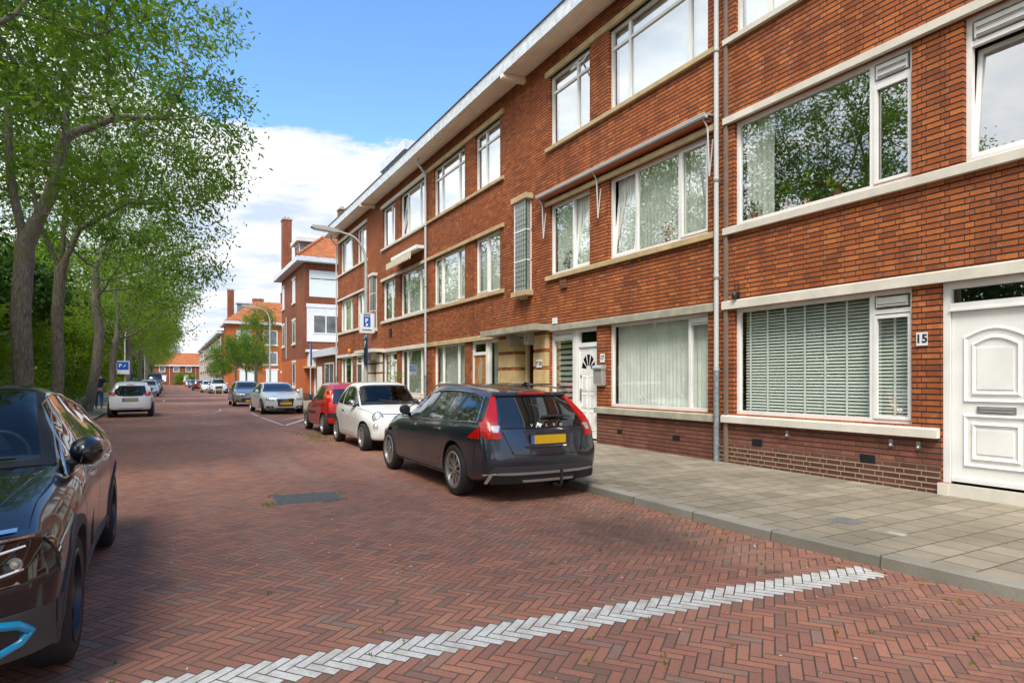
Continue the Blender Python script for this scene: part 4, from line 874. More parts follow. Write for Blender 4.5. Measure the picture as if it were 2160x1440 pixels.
        for p in me.polygons:
            c=p.center; mi=1 if isd[p.index] else 0
            for wx in s.wh:
                dr=math.hypot(c.x-wx,c.z-s.wr-.005)
                if (abs(dr-rr)<.012 and abs(p.normal.y)<.3 and abs(c.y)<s.w+.02 and abs(c.y)>s.w-.31) or (dr<rr and abs(abs(c.y)-(s.w-.30))<.01): mi=1
            if c.z<interp(s.bot,c.x)+.03 and abs(p.normal.z)>.5: mi=1
            p.material_index=mi
            p.use_smooth=True
        me.set_sharp_from_angle(angle=R(42))
        return o
    # ---- surface patches (thin shells seated on the body, with a skirt)
    def patch(s,name,mat,par,grid,nrm,off=.004,skirt=.012,smooth=True,**k):
        nu,nv=len(grid),len(grid[0]); vs=[];mb=MB()
        for i in range(nu):
            for j in range(nv):
                p=Vector(grid[i][j]); a=Vector(grid[min(i+1,nu-1)][j])-Vector(grid[max(i-1,0)][j]); b=Vector(grid[i][min(j+1,nv-1)])-Vector(grid[i][max(j-1,0)])
                nn=a.cross(b); nn=nn.normalized() if nn.length>1e-9 else Vector(nrm)
                if nn.dot(Vector(nrm))<0: nn=-nn
                vs.append((p,nn))
        pos=[p+nn*off for p,nn in vs]; fs=[(i*nv+j,(i+1)*nv+j,(i+1)*nv+j+1,i*nv+j+1) for i in range(nu-1) for j in range(nv-1)]
        bd=[(i,0) for i in range(nu)]+[(nu-1,j) for j in range(1,nv)]+[(i,nv-1) for i in range(nu-2,-1,-1)]+[(0,j) for j in range(nv-2,0,-1)]
        base=len(pos); ids=[i*nv+j for i,j in bd]; pos+=[vs[q][0]-vs[q][1]*skirt for q in ids]; m=len(ids)
        fs+=[(ids[q],ids[(q+1)%m],base+(q+1)%m,base+q) for q in range(m)]
        mb.add(pos,fs); return mb.build(name,mat,par,smooth=smooth,sharp=40,**k)
    def side(s,name,mat,par,sg,xf0,xf1,zf0,zf1,nu=10,nv=6,off=.004,**k):
        "xf0/xf1: x as function of v(0..1); zf0/zf1: lower/upper z as function of x"
        grid=[]
        for i in range(nu+1):
            col=[]
            for j in range(nv+1):
                v=j/nv; u=i/nu; x=None; 
                xa=xf0(v) if callable(xf0) else xf0; xb=xf1(v) if callable(xf1) else xf1; x=xa+(xb-xa)*u
                za=zf0(x) if callable(zf0) else zf0; zb=zf1(x) if callable(zf1) else zf1; z=za+(zb-za)*v
                yq=s.side_y(x,z); x=min(max(x,s.rx(yq,z)+.004),s.fx(yq,z)-.004)
                col.append((x,sg*s.side_y(x,z),z))
            grid.append(col)
        return s.patch(name,mat,par,grid,(0,sg,0),off,**k)
    def topp(s,name,mat,par,x0,x1,y0,y1,c0=0,c1=0,nu=8,nv=16,off=.004,**k):
        "x0..x1 along car, y0/y1 half widths at each end, c0,c1 = bowing of the ends"
        grid=[]
        for i in range(nu+1):
            u=i/nu; row=[]
            for j in range(nv+1):
                v=2*j/nv-1; yy=(y0+(y1-y0)*u)*v; xa=x0-c0*v*v; xb=x1-c1*v*v; x=xa+(xb-xa)*u; row.append((x,yy,s.top_z(x,yy)))
            grid.append(row)
        return s.patch(name,mat,par,grid,(0,0,1),off,**k)
    def cap(s,name,mat,par,end,z0,z1,ya,yb,yc=None,yd=None,nu=14,nv=8,off=.005,zc=0,**k):
        "on rear (end=0) or nose (end=1): z0..z1, y from ya..yb at z0 and yc..yd at z1; zc bows the lower edge"
        yc=ya if yc is None else yc; yd=yb if yd is None else yd; grid=[]
        for i in range(nu+1):
            u=i/nu; row=[]
            for j in range(nv+1):
                v=j/nv; y=(ya+(yb-ya)*u)*(1-v)+(yc+(yd-yc)*u)*v; z=z0+(z1-z0)*v+zc*(1-v)*(2*u-1)**2
                ym=s.w*interp(s.plan,0 if end==0 else s.L)*.975; y=max(-ym,min(ym,y))
                kx=max(0.,abs(y)/ym-.90)*.40
                x=(s.rx(y,z)-.043+kx) if end==0 else (s.fx(y,z)+.043-kx); row.append((x,y,z))
            grid.append(row)
        return s.patch(name,mat,par,grid,(-1 if end==0 else 1,0,0),off,**k)
def wheel(par,x,y,r,w,sg,style='multi',rim='rim_silver',rr=.70):
    "sg=+1 outer face towards +y"
    mb=MB(); R0=r; pr=[(r*.66,-w/2),(r*.86,-w/2),(r*.96,-w/2+.012),(r,-w/2+.035),(r,-.02),(r*.993,-.018),(r*.993,.018),(r,.02),(r,w/2-.035),(r*.96,w/2-.012),(r*.86,w/2+.004),(r*rr+.012,w/2-.004),(r*rr,w/2-.02),(r*.66,w/2-.05)]
    pr=[(a,b*sg) for a,b in pr]; e=mb.lathe(pr,(0,0,0),'y',36,cap=(False,False)).build('wheel',M['tyre'],par,smooth=True,sharp=40); e.location=(x,y,r)
    mb=MB(); o=w/2; mb.lathe([(r*rr+.012,(o-.004)*sg),(r*rr+.004,(o+.004)*sg),(r*rr-.018,(o-.004)*sg),(r*rr-.026,(o-.05)*sg),(r*rr-.03,(o-.12)*sg)],(0,0,0),'y',36,cap=(False,False))
    # spokes
    n={'multi':10,'five':5,'twin':5}[style]
    def spoke(a,wd0,wd1,r0,r1,dz=0):
        c,s_=math.cos(a),math.sin(a); vs=[]
        for rad,wd,dep in ((r0,wd0,.0),(r1,wd1,-.012)):
            for k,dd in ((-1,0),(1,0),(1,-.03),(-1,-.03)): vs.append((rad*c-k*wd*s_,(o-.022+dep+dd)*sg,rad*s_+k*wd*c))
        mb.add(vs,[(0,1,5,4),(1,2,6,5),(2,3,7,6),(3,0,4,7),(4,5,6,7)])
    for i in range(n):
        a=2*PI*i/n+.1
        if style=='twin':
            for dlt in (-.16,.16): spoke(a+dlt*.6,.012,.012,r*.13,r*rr-.012)
        elif style=='five': spoke(a,.035,.026,r*.12,r*rr-.012)
        else: spoke(a,.010,.021,r*.14,r*rr-.012)
    mb.lathe([(r*.17,(o-.045)*sg),(r*.17,(o-.018)*sg),(r*.10,(o-.012)*sg),(.0,(o-.012)*sg)],(0,0,0),'y',20)
    mb.build('rim',M[rim],e,smooth=True,sharp=30)
    mb=MB(); mb.lathe([(r*rr-.02,(o-.10)*sg),(r*rr-.02,(o-.11)*sg)],(0,0,0),'y',24); mb.lathe([(r*.42,(o-.09)*sg),(r*.42,(o-.075)*sg),(0,(o-.07)*sg)],(0,0,0),'y',24); mb.build('brake_disc',M['rim_dark'],e)
    return e
def cabin_cut(c,xr,xf,yw,zt,ws,z0=.62):
    "two cutters: the cabin volume and the windscreen opening (x0,x1,y0,y1,c0,c1)"
    a=MB(); a.prism([(xr,z0),(xf+.25,z0),(xf+.25,z0+.28),(xf-.45,zt-.05),(xf-.75,zt),(xr+.3,zt),(xr,zt-.15)],-yw,yw,T=lambda u,v,w:(u,w,v))
    x0,x1,y0,y1,c0,c1=ws; top=[];N=9
    for i in range(N): v=2*i/(N-1)-1; x=x0-c0*v*v; y=y0*v; top.append((x,y,c.top_z(x,y)))
    for i in range(N): v=1-2*i/(N-1); x=x1-c1*v*v; y=y1*v; top.append((x,y,c.top_z(x,y)))
    n=len(top); zz=Vector((.5,0,.86)); up=[tuple(Vector(p)+zz*.12) for p in top]; dn=[tuple(Vector(p)-zz*.16) for p in top]
    b=MB(); b.add(up+dn,[tuple(range(n)),tuple(range(2*n-1,n-1,-1))]+[(i,(i+1)%n,n+(i+1)%n,n+i) for i in range(n)])
    return [a,b]
def cabin_fit(c,par,xs,zh,wx,wz,ws,tint='car_glass_clear'):
    for sg in (-1,1):
        mb=MB(); mb.lathe([(0,.10),(.10,.09),(.125,.02),(.11,-.06),(.05,-.09)],(xs,sg*.35,zh),'z',14); mb.box(xs-.05,xs+.05,sg*.35-.03,sg*.35+.03,zh-.2,zh-.05); mb.prism([(-.22,.64),(.22,.64),(.24,zh-.3),(.17,zh-.16),(-.17,zh-.16),(-.24,zh-.3)],xs-.06,xs+.06,T=lambda u,v,w:(w,sg*.35+u,v)); mb.build('seat',M['seat'],par,smooth=True,sharp=40)
    mb=MB(); pts=[(wx-.10*math.sin(a)*.5,.35+.18*math.cos(a),wz+.17*math.sin(a)) for a in [2*PI*i/20 for i in range(21)]]; mb.tube(pts,.016,8,cap=False); mb.tube([(wx,.35,wz),(wx+.2,.35,wz-.08)],.03,8); mb.tube([(wx,.18,wz),(wx,.52,wz)],.016,6); mb.build('steering_wheel',M['black_plastic'],par,smooth=True)
    mb=MB(); mb.prism([(wx+.10,.63),(wx+.10,wz-.05),(wx+.2,wz+.03),(ws[0]-.12,c.top_z(ws[0]-.12,0)-.075),(ws[0]-.02,.63)],-.62,.62,T=lambda u,v,w:(u,w,v)); mb.build('dashboard',M['trim_grey'],par)
    c.topp('windscreen',M[tint],par,*ws[:4],c0=ws[4],c1=ws[5],nu=12,nv=20,off=.003,skirt=0.001)
    x0,x1,y0,y1,c0,c1=ws
    c.topp('windscreen_frit',M['dark'],par,x0+.03,x0-.07,y0+.01,y0-.005,c0=c0,c1=c0,nu=2,nv=20,off=.0055); c.topp('windscreen_frit',M['dark'],par,x1+.05,x1-.02,y1+.01,y1,c0=c1,c1=c1,nu=2,nv=20,off=.0055)
    for sg in (-1,1):
        grid=[]
        for i in range(9):
            u=i/8; xc0=x0+(x1-x0)*u; cc=c0+(c1-c0)*u; ye=y0+(y1-y0)*u; row=[]
            for k in (0,1,2): y=ye+.02-.035*k; x=xc0-cc*(y/ye)**2; row.append((x,sg*y,c.top_z(x,y)))
            grid.append(row)
        c.patch('windscreen_frit',M['dark'],par,grid,(0,0,1),.0055)
def mirror(car,par,x,sg,paintm,z=.98,size=1.):
    y=sg*(car.side_y(x,z)-.035-(.03 if size>1.1 else 0)); mb=MB(); vs=[]; n=10
    prof=[(-.11,.35),(-.10,.8),(-.05,1.),(.02,.95),(.08,.7),(.115,.25)]
    for dx_,k in prof:
        for i in range(n):
            a=2*PI*i/n; vs.append((x+dx_*size*.9,y+sg*(.125*size+.085*size*k*math.cos(a)*(1)),z+.085+.085*size*k*math.sin(a)))
    fs=[(i*n+k,i*n+(k+1)%n,(i+1)*n+(k+1)%n,(i+1)*n+k) for i in range(len(prof)-1) for k in range(n)]+[tuple(range(n)),tuple((len(prof)-1)*n+k for k in range(n))]
    o=mb.add(vs,fs).build('wing_mirror',M[paintm],par,smooth=True,sharp=50)
    m2=MB(); m2.tube([(x+.02,y-sg*.02,z+.0),(x+.01,y+sg*.10,z+.02)],[.03,.022],8); m2.build('mirror_arm',M['black_plastic'],o,smooth=True)
    m2=MB(); m2.prism([(y+sg*.06,z+.03),(y+sg*.21,z+.03),(y+sg*.225,z+.12),(y+sg*.06,z+.125)],x-.106*size,x-.10*size,T=lambda u,v,w:(w,u,v)); m2.build('mirror_glass',M['lens'],o)
    return o
def plate(car,par,end,z,kind='plate_yellow',blue=True,y=0):
    x=(car.rx(y,z)-.062) if end==0 else (car.fx(y,z)+.062); mb=MB(); w,h=.26,.055
    mb.box(min(x,x),x+.012,y-w-.012,y+w+.012,z-h-.012,z+h+.012); o=mb.build('number_plate',M['black_plastic'],par)
    sx=-.003 if end==0 else .012; m2=MB(); m2.box(x+sx,x+sx+.003,y-w,y+w,z-h,z+h); m2.build('plate_face',M[kind],o)
    if blue:
        sd=1 if end==0 else -1; m3=MB(); sx2=sx-.002 if end==0 else sx+.002
        yy=y+sd*(w-.045) ; m3.box(x+sx2,x+sx2+.003,min(yy,yy+sd*.045),max(yy,yy+sd*.045),z-h,z+h); m3.build('plate_band',M['plate_blue'],o)
    return o
def place(e,x,y,heading):
    "heading +1: nose towards +Y, -1: nose towards the camera"
    e.rotation_euler[2]=R(90) if heading>0 else R(-90)
def carroot(name,x,rear_y,hd,L,**k):
    e=empty(name,(x,rear_y,0),R(90)*hd,**k); return e
def handles(c,par,xs,z,mat='chrome'):
    for sg in (-1,1):
        for x in xs:
            y=sg*(c.side_y(x,z)+.018); mb=MB(); mb.box(x-.10,x+.10,min(y,y-sg*.012),max(y,y-sg*.012),z-.014,z+.014); mb.box(x-.09,x-.07,min(y,y-sg*.03),max(y,y-sg*.03),z-.01,z+.01); mb.box(x+.07,x+.09,min(y,y-sg*.03),max(y,y-sg*.03),z-.01,z+.01); mb.build('door_handle',M[mat],par)
def seams(c,par,lines,w=.007):
    "dark shut lines: list of side polylines [(x,z),...]"
    for sg in (-1,1):
        for ln in lines:
            mb=MB(); pts=[]
            for (xa,za),(xb,zb) in zip(ln,ln[1:]):
                n=max(2,int(math.hypot(xb-xa,zb-za)/.05))
                pts+=[(xa+(xb-xa)*i/n,za+(zb-za)*i/n) for i in range(n)]
            pts.append(ln[-1]); pv=[]
            for i,(x,z) in enumerate(pts):
                a=pts[max(0,i-1)];b=pts[min(len(pts)-1,i+1)]; tx,tz=b[0]-a[0],b[1]-a[1]; l=math.hypot(tx,tz); nx,nz=-tz/l*w/2,tx/l*w/2
                for q in (1,-1): xx,zz=x+nx*q,z+nz*q; pv.append((xx,sg*(c.side_y(xx,zz)+.0025),zz))
            mb.add(pv,[(2*i,2*i+1,2*i+3,2*i+2) for i in range(len(pts)-1)]); mb.build('door_seam',M['dark'],par,fix=False)
def outline(c,par,x0,x1,low,top,mat='chrome',r=.008,off=.008,bottom=True):
    for sg in (-1,1):
        mb=MB(); pts=[]
        for i in range(13):
            x=x0+(x1-x0)*i/12; z=max(low(x),top(x)); pts.append((x,sg*(c.side_y(x,z)+off),z+.008))
        if bottom:
            for i in range(21):
                x=x1+(x0-x1)*i/20; z=low(x)-.006; pts.append((x,sg*(c.side_y(x,z)+off),z))
            pts.append(pts[0])
        mb.tube(pts,r,6); mb.build('window_trim',M[mat],par,smooth=True)
def fn(*pts): return lambda v:interp(pts,v)
def lin(a,b): return lambda v:a+(b-a)*v
def four_wheels(c,par,**k):
    for x in c.wh:
        for sg in (-1,1): wheel(par,x,sg*(c.w-.115),c.wr,.20,sg,**k)
def interior(c,par,x0,x1,zt,wheel_x=None,rows=1,hz=1.28):
    mb=MB()
    for r in range(rows):
        for sg in (-1,1):
            x=x0+(x1-x0)*(r/(rows-1) if rows>1 else 0); 
            mb.lathe([(.0,.11),(.09,.10),(.11,.03),(.10,-.06),(.05,-.09),(0,-.1)],(x,sg*.36,hz),'z',12)
            mb.box(x-.04,x+.05,sg*.36-.22,sg*.36+.22,.6,hz-.13)
    return mb.build('seats',M['seat'],par,smooth=True)
# ---------------------------------------------------------------- dark grey estate
def estate(e):
    c=Car(4.63,1.865,[(0,1.345),(.35,1.395),(1.1,1.455),(1.9,1.482),(2.35,1.46),(2.75,1.36),(3.15,1.16),(3.45,1.03),(3.9,.985),(4.3,.92),(4.63,.78)],
      [(0,.99),(.6,.985),(1.5,.955),(2.4,.93),(3.2,.915),(3.7,.90),(4.2,.85),(4.63,.72)],[(0,.30),(.5,.21),(4.1,.21),(4.63,.24)],[(0,.92),(.35,.97),(.9,1.0),(1.5,.985),(2.5,.985),(3.5,.985),(4.1,.95),(4.63,.86)],
      [(.25,.07),(.45,.015),(.60,.0),(.72,.05),(.86,.08),(.98,.15),(1.2,.36),(1.36,.53)],[(.2,.06),(.45,0),(.6,.02),(.78,.12),(1.,.3)],roofw=.62,cR=.24,cF=.42,pR=2.7,wheels=(.95,3.726),wr=.338)
    b=c.body('body',[M['paint_volvo'],M['dark']],e)
    top=fn((.30,1.15),(.55,1.275),(.9,1.335),(1.5,1.37),(2.0,1.372),(2.45,1.315),(2.9,1.17),(3.3,.985))
    low=fn((.3,1.01),(1.0,.995),(2.0,.965),(3.3,.945))
    outline(c,e,.42,3.30,low,fn((.42,1.01),(.47,1.15),(.60,1.28),(.9,1.338),(1.5,1.373),(2.0,1.375),(2.45,1.318),(2.9,1.173),(3.3,.96)))
    for sg in (-1,1):
        q=c.side('side_window',M['glass_black'],e,sg,fn((0,.45),(.5,.48),(1,.74)),lin(1.02,1.10),low,top,off=.007)
        c.side('side_window',M['glass_black'],e,sg,lin(1.13,1.20),lin(2.06,2.00),low,top,off=.007); c.side('side_window',M['glass_black'],e,sg,lin(2.16,2.10),fn((0,3.22),(.3,3.0),(1,2.42)),low,top,nu=14,off=.007)
        c.side('pillar_trim',M['black_plastic'],e,sg,lin(2.055,1.995),lin(2.165,2.105),low,top,nu=3,off=.008); c.side('pillar_trim',M['black_plastic'],e,sg,lin(1.015,1.095),lin(1.135,1.205),low,top,nu=3,off=.008)
        c.side('window_divider',M['black_plastic'],e,sg,lin(1.38,1.52),lin(1.405,1.545),low,top,nu=2,off=.009)
        # tail lamp: upright and flared foot, wrapping on to the flank
        z0=.80
        c.cap('tail_light',M['lamp_red'],e,0,1.0,1.325,sg*.635,sg*.80,sg*.515,sg*.575,nu=6,nv=12,off=.012)
        c.cap('tail_light',M['lamp_red'],e,0,z0,1.0,sg*.63,sg*.90,sg*.635,sg*.82,nu=10,nv=6,off=.014)
        c.cap('reversing_light',M['lamp_clear'],e,0,.875,.955,sg*.66,sg*.72,sg*.62,sg*.72,nu=6,nv=4,off=.017)
        c.side('tail_light',M['lamp_red'],e,sg,lin(.0,.0),lin(.52,.24),z0,lambda x:.985-.0*x,nu=12,nv=5,off=.012)
        mb=MB(); pts=[(x,sg*(c.w*.655),interp(c.top,x)+z) for x,z in ((.45,-.03),(.55,-.012),(1.2,-.004),(1.9,-.006),(2.25,-.02),(2.35,-.04))]; mb.tube(pts,.014,8); mb.build('roof_rail',M['chrome'],e,smooth=True)
        mirror(c,e,2.98,sg,'black_plastic',z=.97)
        c.side('headlight',M['lamp_clear'],e,sg,3.95,4.35,lambda x:.66,lambda x:.80,nu=8,nv=4)
    c.topp('windscreen',M['glass_black'],e,3.22,2.42,.70,.60,c0=.22,c1=.12)
    c.cap('rear_window',M['glass_black'],e,0,1.0,1.315,-.60,.60,-.505,.505,nu=18,off=.008)
    c.cap('tailgate_trim',M['glass_black'],e,0,.925,.998,-.60,.60,-.62,.62,nu=16,nv=3,off=.012)
    # roof spoiler with brake light
    c.cap('spoiler',M['paint_volvo'],e,0,1.312,1.348,-.56,.56,-.54,.54,nu=16,nv=3,off=.03)
    c.cap('brake_light',M['lamp_red'],e,0,1.322,1.340,-.20,.20,nu=6,nv=1,off=.036)
    sm=M['dark']
    for sg in (-1,1): c.cap('tailgate_seam',sm,e,0,.62,.93,sg*.50,sg*.51,sg*.615,sg*.625,nu=1,nv=8,off=.004)
    c.cap('tailgate_seam',sm,e,0,.597,.606,-.50,.50,nu=16,nv=1,off=.004)
    c.cap('rear_bumper_insert',M['trim_grey'],e,0,.36,.46,-.80,.80,-.72,.72,nu=20,nv=4,off=.008)
    c.cap('plate_recess',M['paint_volvo'],e,0,.68,.70,-.34,.34,nu=10,nv=1,off=.02)
    c.cap('skid_plate',M['skid'],e,0,.358,.385,-.84,.84,-.72,.72,nu=20,nv=2,off=.022); c.cap('skid_plate',M['skid'],e,0,.265,.29,-.36,.36,-.38,.38,nu=10,nv=2,off=.028)
    c.cap('bumper_step',M['black_plastic'],e,0,.25,.345,-.42,.42,nu=10,nv=2,off=.016)
    for sg in (-1,1):
        c.cap('exhaust_tip',M['rim_dark'],e,0,.25,.352,sg*.42,sg*.76,nu=6,nv=2,off=.024); c.cap('exhaust_hole',M['dark'],e,0,.262,.332,sg*.45,sg*.73,nu=5,nv=2,off=.030)
        c.cap('skid_plate',M['skid'],e,0,.255,.36,sg*.775,sg*.81,sg*.74,sg*.775,nu=3,nv=3,off=.026)
    plate(c,e,0,.785)
    for i,ch in enumerate('VOLVO'):
        yy=.22-.11*i; x=c.rx(yy,.955)-.043-.034; Mx=Matrix.Translation((x,yy,.957))@Matrix(((0,0,-1,0),(-1,0,0,0),(0,1,0,0),(0,0,0,1)))
        text_mesh('badge_letter',ch,.050,M['pipe_pvc'],e,Mx,.004,bold=.0015)
    mb=MB(); x=c.rx(-.2,1.05)-.075; mb.tube([(x-.0,.02,1.055),(x,-.18,1.07),(x-.0,-.42,1.06)],[.022,.016,.008],8); mb.build('rear_wiper',M['black_plastic'],e,smooth=True)
    mb=MB(); mb.tube([(.0,-.10,.20),(-.10,-.10,.20),(-.14,-.10,.24),(-.14,-.10,.37)],.019,10); mb.lathe([(.0,-.03),(.018,-.024),(.025,0),(.018,.02),(0,.025)],(-.14,-.10,.40),'z',14); mb.tube([(.1,-.10,.20),(.0,-.10,.20)],.03,8); mb.build('tow_ball',M['rim_dark'],e,smooth=True)
    mb=MB(); mb.prism([(.50,1.435),(.70,1.45),(.60,1.50),(.545,1.505)],-.02,.02,T=lambda u,v,w:(u,w,v)); mb.build('roof_antenna',M['paint_volvo'],e)
    handles(c,e,(1.55,2.55),.86)
    sill=.34
    seams(c,e,[[(2.10,.95),(2.10,.33)],[(1.22,.95),(1.18,.75),(1.34,.60),(1.52,.33)],[(3.22,.93),(3.20,.60),(3.16,.33)],[(1.52,.33),(3.16,.33)],[(.32,.80),(.38,.62),(.40,.40)]])
    c.side('sill_trim',M['trim_grey'],e,1,1.38,3.30,.225,.30,nu=14,nv=2,off=.006); c.side('sill_trim',M['trim_grey'],e,-1,1.38,3.30,.225,.30,nu=14,nv=2,off=.006)
    four_wheels(c,e,style='multi')
e=carroot('parked_car',4.235,6.70,1,4.63,label='dark grey estate car with upright red tail lights, nearest at the right kerb',cat='car',group='cars parked along both kerbs'); estate(e)
# ---------------------------------------------------------------- black crossover, foreground left
def crossover(e):
    c=Car(4.36,1.80,[(0,1.08),(.35,1.17),(.9,1.33),(1.5,1.455),(2.0,1.51),(2.4,1.50),(2.75,1.40),(3.1,1.20),(3.38,1.06),(3.8,1.01),(4.15,.94),(4.36,.84)],
      [(0,1.0),(.6,1.0),(1.5,.975),(2.5,.955),(3.2,.95),(3.8,.90),(4.36,.78)],[(0,.32),(.5,.23),(3.9,.23),(4.36,.27)],[(0,.88),(.4,.95),(.85,1.0),(1.4,.982),(2.3,.975),(3.2,.995),(3.7,.995),(4.36,.975)],
      [(.25,.05),(.5,.0),(.8,.02),(1.,.1),(1.2,.25)],[(.2,.10),(.45,.0),(.62,.01),(.78,.07),(.9,.16),(1.,.3)],roofw=.68,cR=.2,cF=.34,pF=3.0,wheels=(.82,3.49),wr=.345,arch=.045)
    WS=(3.34,2.44,.72,.57,.27,.15); c.body('body',[M['paint_black'],M['dark']],e,nst=60,cabin=cabin_cut(c,1.3,2.75,.60,1.42,WS)); cabin_fit(c,e,1.95,1.26,2.55,1.03,WS)
    top=fn((.55,1.04),(.75,1.15),(1.2,1.32),(1.7,1.405),(2.15,1.42),(2.55,1.36),(2.9,1.20),(3.2,1.0)); low=fn((.5,1.03),(1.2,1.01),(2.2,.985),(3.2,.975))
    outline(c,e,.60,3.2,low,fn((.60,1.02),(.75,1.15),(1.2,1.325),(1.7,1.41),(2.15,1.425),(2.55,1.365),(2.9,1.205),(3.2,.96)))
    for sg in (-1,1):
        c.side('headlight',M['glass_black'],e,sg,3.96,4.2,.62,.79,nu=8,nv=6,off=.008); c.side('bumper_cladding',M['trim_grey'],e,sg,3.86,4.25,.30,.50,nu=8,nv=4,off=.006)
        c.side('side_window',M['car_side_glass'],e,sg,fn((0,.70),(1,1.05)),lin(1.10,1.22),low,top,off=.007,nv=8); c.side('side_window',M['car_side_glass'],e,sg,lin(1.16,1.28),lin(2.02,1.96),low,top,off=.007,nv=8)
        c.side('side_window',M['car_side_glass'],e,sg,lin(2.12,2.05),fn((0,3.08),(.35,2.9),(1,2.42)),low,top,nu=14,off=.007,nv=8)
        c.side('pillar_trim',M['black_plastic'],e,sg,lin(2.015,1.955),lin(2.125,2.055),low,top,nu=3,off=.008)
        mirror(c,e,2.88,sg,'paint_black',z=1.0,size=1.15)
        # headlamp housing, chrome strip and cladding
        c.cap('headlight',M['glass_black'],e,1,.60,.80,sg*.44,sg*.83,sg*.42,sg*.80,nu=14,nv=8,off=.012)
        for (yy,zz,rr_) in ((.54,.74,.040),(.64,.73,.042),(.73,.715,.032)):
            mb=MB(); mb.lathe([(rr_,0),(rr_*.92,.012),(rr_*.6,.006),(rr_*.45,.014),(0,.018)],(0,0,0),'x',18); lo=mb.build('lamp_unit',M['rim_silver'],e,smooth=True,sharp=30); lo.location=(c.fx(yy,zz)+.058,sg*yy,zz)
        for zs in ((.778,.762,.785),(.688,.668,.692)):
            mb=MB(); mb.tube([(c.fx(y,z)+.066,sg*y,z) for y,z in zip((.56,.62,.76),zs)],[.004,.007,.005],6); mb.build('daytime_lamp',M['sign_white'],e)
        c.cap('lamp_strip',M['chrome'],e,1,.628,.634,sg*.58,sg*.74,sg*.56,sg*.80,nu=8,nv=1,off=.020,zc=.0)
        c.cap('chrome_strip',M['chrome'],e,1,.842,.858,sg*.05,sg*.72,sg*.05,sg*.72,nu=12,nv=1,off=.014); c.cap('chrome_strip',M['chrome'],e,1,.81,.82,sg*.05,sg*.78,nu=12,nv=1,off=.014)
        c.cap('bumper_cladding',M['trim_grey'],e,1,.29,.50,sg*.40,sg*.87,sg*.44,sg*.885,nu=10,nv=6,off=.010)
        fp=[(.38,.485),(.54,.484),(.66,.476),(.745,.452),(.785,.412),(.75,.370),(.66,.335),(.54,.315),(.38,.308)]; mb=MB(); mb.tube([(c.fx(y,z)+.056,sg*y,z) for y,z in [((fp[i][0]*(3-k)+fp[min(i+1,len(fp)-1)][0]*k)/3,(fp[i][1]*(3-k)+fp[min(i+1,len(fp)-1)][1]*k)/3) for i in range(len(fp)) for k in range(3)]],.02,8); mb.build('fog_surround',M['blue_trim'],e,smooth=True)
        c.cap('fog_recess',M['black_plastic'],e,1,.335,.445,sg*.38,sg*.74,sg*.38,sg*.74,nu=10,nv=4,off=.014)
        mb=MB(); yy=sg*.60; mb.lathe([(.06,0),(.055,.02),(.02,.03),(0,.03)],(c.fx(yy,.39)+.06,yy,.39),'x',20); mb.build('fog_light',M['lamp_clear'],e,smooth=True)
        for wx in c.wh:
            mb=MB(); r0,r1=c.wr+c.arch-.002,c.wr+c.arch+.055; vs=[];n=22
            for i in range(n+1):
                a=R(-14)+(PI+R(28))*i/n
                for rr_ in (r0,r1):
                    x=wx+rr_*math.cos(a); z=max(.24,c.wr+rr_*math.sin(a)); vs.append((x,sg*(c.side_y(x,max(z,.30))+.010),z))
            for i in range(n+1):
                a=R(-14)+(PI+R(28))*i/n; x=wx+r0*math.cos(a); z=max(.24,c.wr+r0*math.sin(a)); vs.append((x,sg*(c.side_y(x,max(z,.3))-.03),z))
                x=wx+r1*math.cos(a); z=max(.24,c.wr+r1*math.sin(a)); vs.append((x,sg*(c.side_y(x,max(z,.3))-.005),z))
            k=2*(n+1); fs=[(2*i,2*i+1,2*i+3,2*i+2) for i in range(n)]+[(2*i,2*i+2,k+2*i+2,k+2*i) for i in range(n)]+[(2*i+1,k+2*i+1,k+2*i+3,2*i+3) for i in range(n)]
            mb.add(vs,fs).build('wheel_arch_cladding',M['trim_grey'],e,smooth=True,sharp=50)
        c.side('sill_cladding',M['trim_grey'],e,sg,1.22,3.10,.245,.37,nu=16,nv=3,off=.008)
        c.side('tail_light',M['lamp_red'],e,sg,.06,.42,.86,.98,nu=6,nv=3,off=.008)
    for sg in (-1,1):
        mb=MB(); pts=[]
        for i in range(4):
            u=i/3; x=3.36-.28+(2.42-.16-3.36+.28)*u; y=sg*(.745+(.585-.745)*u); pts.append((x,y,c.top_z(x,y)+.008))
        mb.tube(pts,.007,6); mb.build('windscreen_trim',M['chrome'],e,smooth=True)
    mb=MB(); mb.tube([(3.12,.55,c.top_z(3.12,.55)+.03),(3.22,.1,c.top_z(3.22,.1)+.028),(3.22,-.1,c.top_z(3.22,-.1)+.028)],.01,6); mb.build('wiper',M['black_plastic'],e)
    c.topp('bonnet',M['paint_black'],e,3.46,4.16,.70,.60,c0=.26,c1=.16,nu=14,nv=20,off=.006)
    c.cap('grille',M['dark'],e,1,.50,.60,-.42,.42,nu=12,nv=3,off=.010); plate(c,e,1,.42)
    handles(c,e,(1.38,2.30),.88); seams(c,e,[[(2.08,.96),(2.09,.40)],[(1.24,.97),(1.22,.78),(1.34,.62),(1.42,.40)],[(3.10,.95),(3.12,.70),(3.06,.40)],[(1.42,.40),(3.06,.40)],[(3.30,.99),(3.75,.93),(4.0,.86)]])
    four_wheels(c,e,style='five',rim='rim_dark')
    # open steering wheel seen through the windscreen is left dark behind tinted glass
M['car_side_glass']=M['glass_black']; M['car_windscreen']=M['glass_black']
e=carroot('parked_car',-1.33,3.33+4.36,-1,4.36,label='glossy black crossover with bright blue bumper trim, cut off at the left edge',cat='car',group='cars parked along both kerbs'); crossover(e)
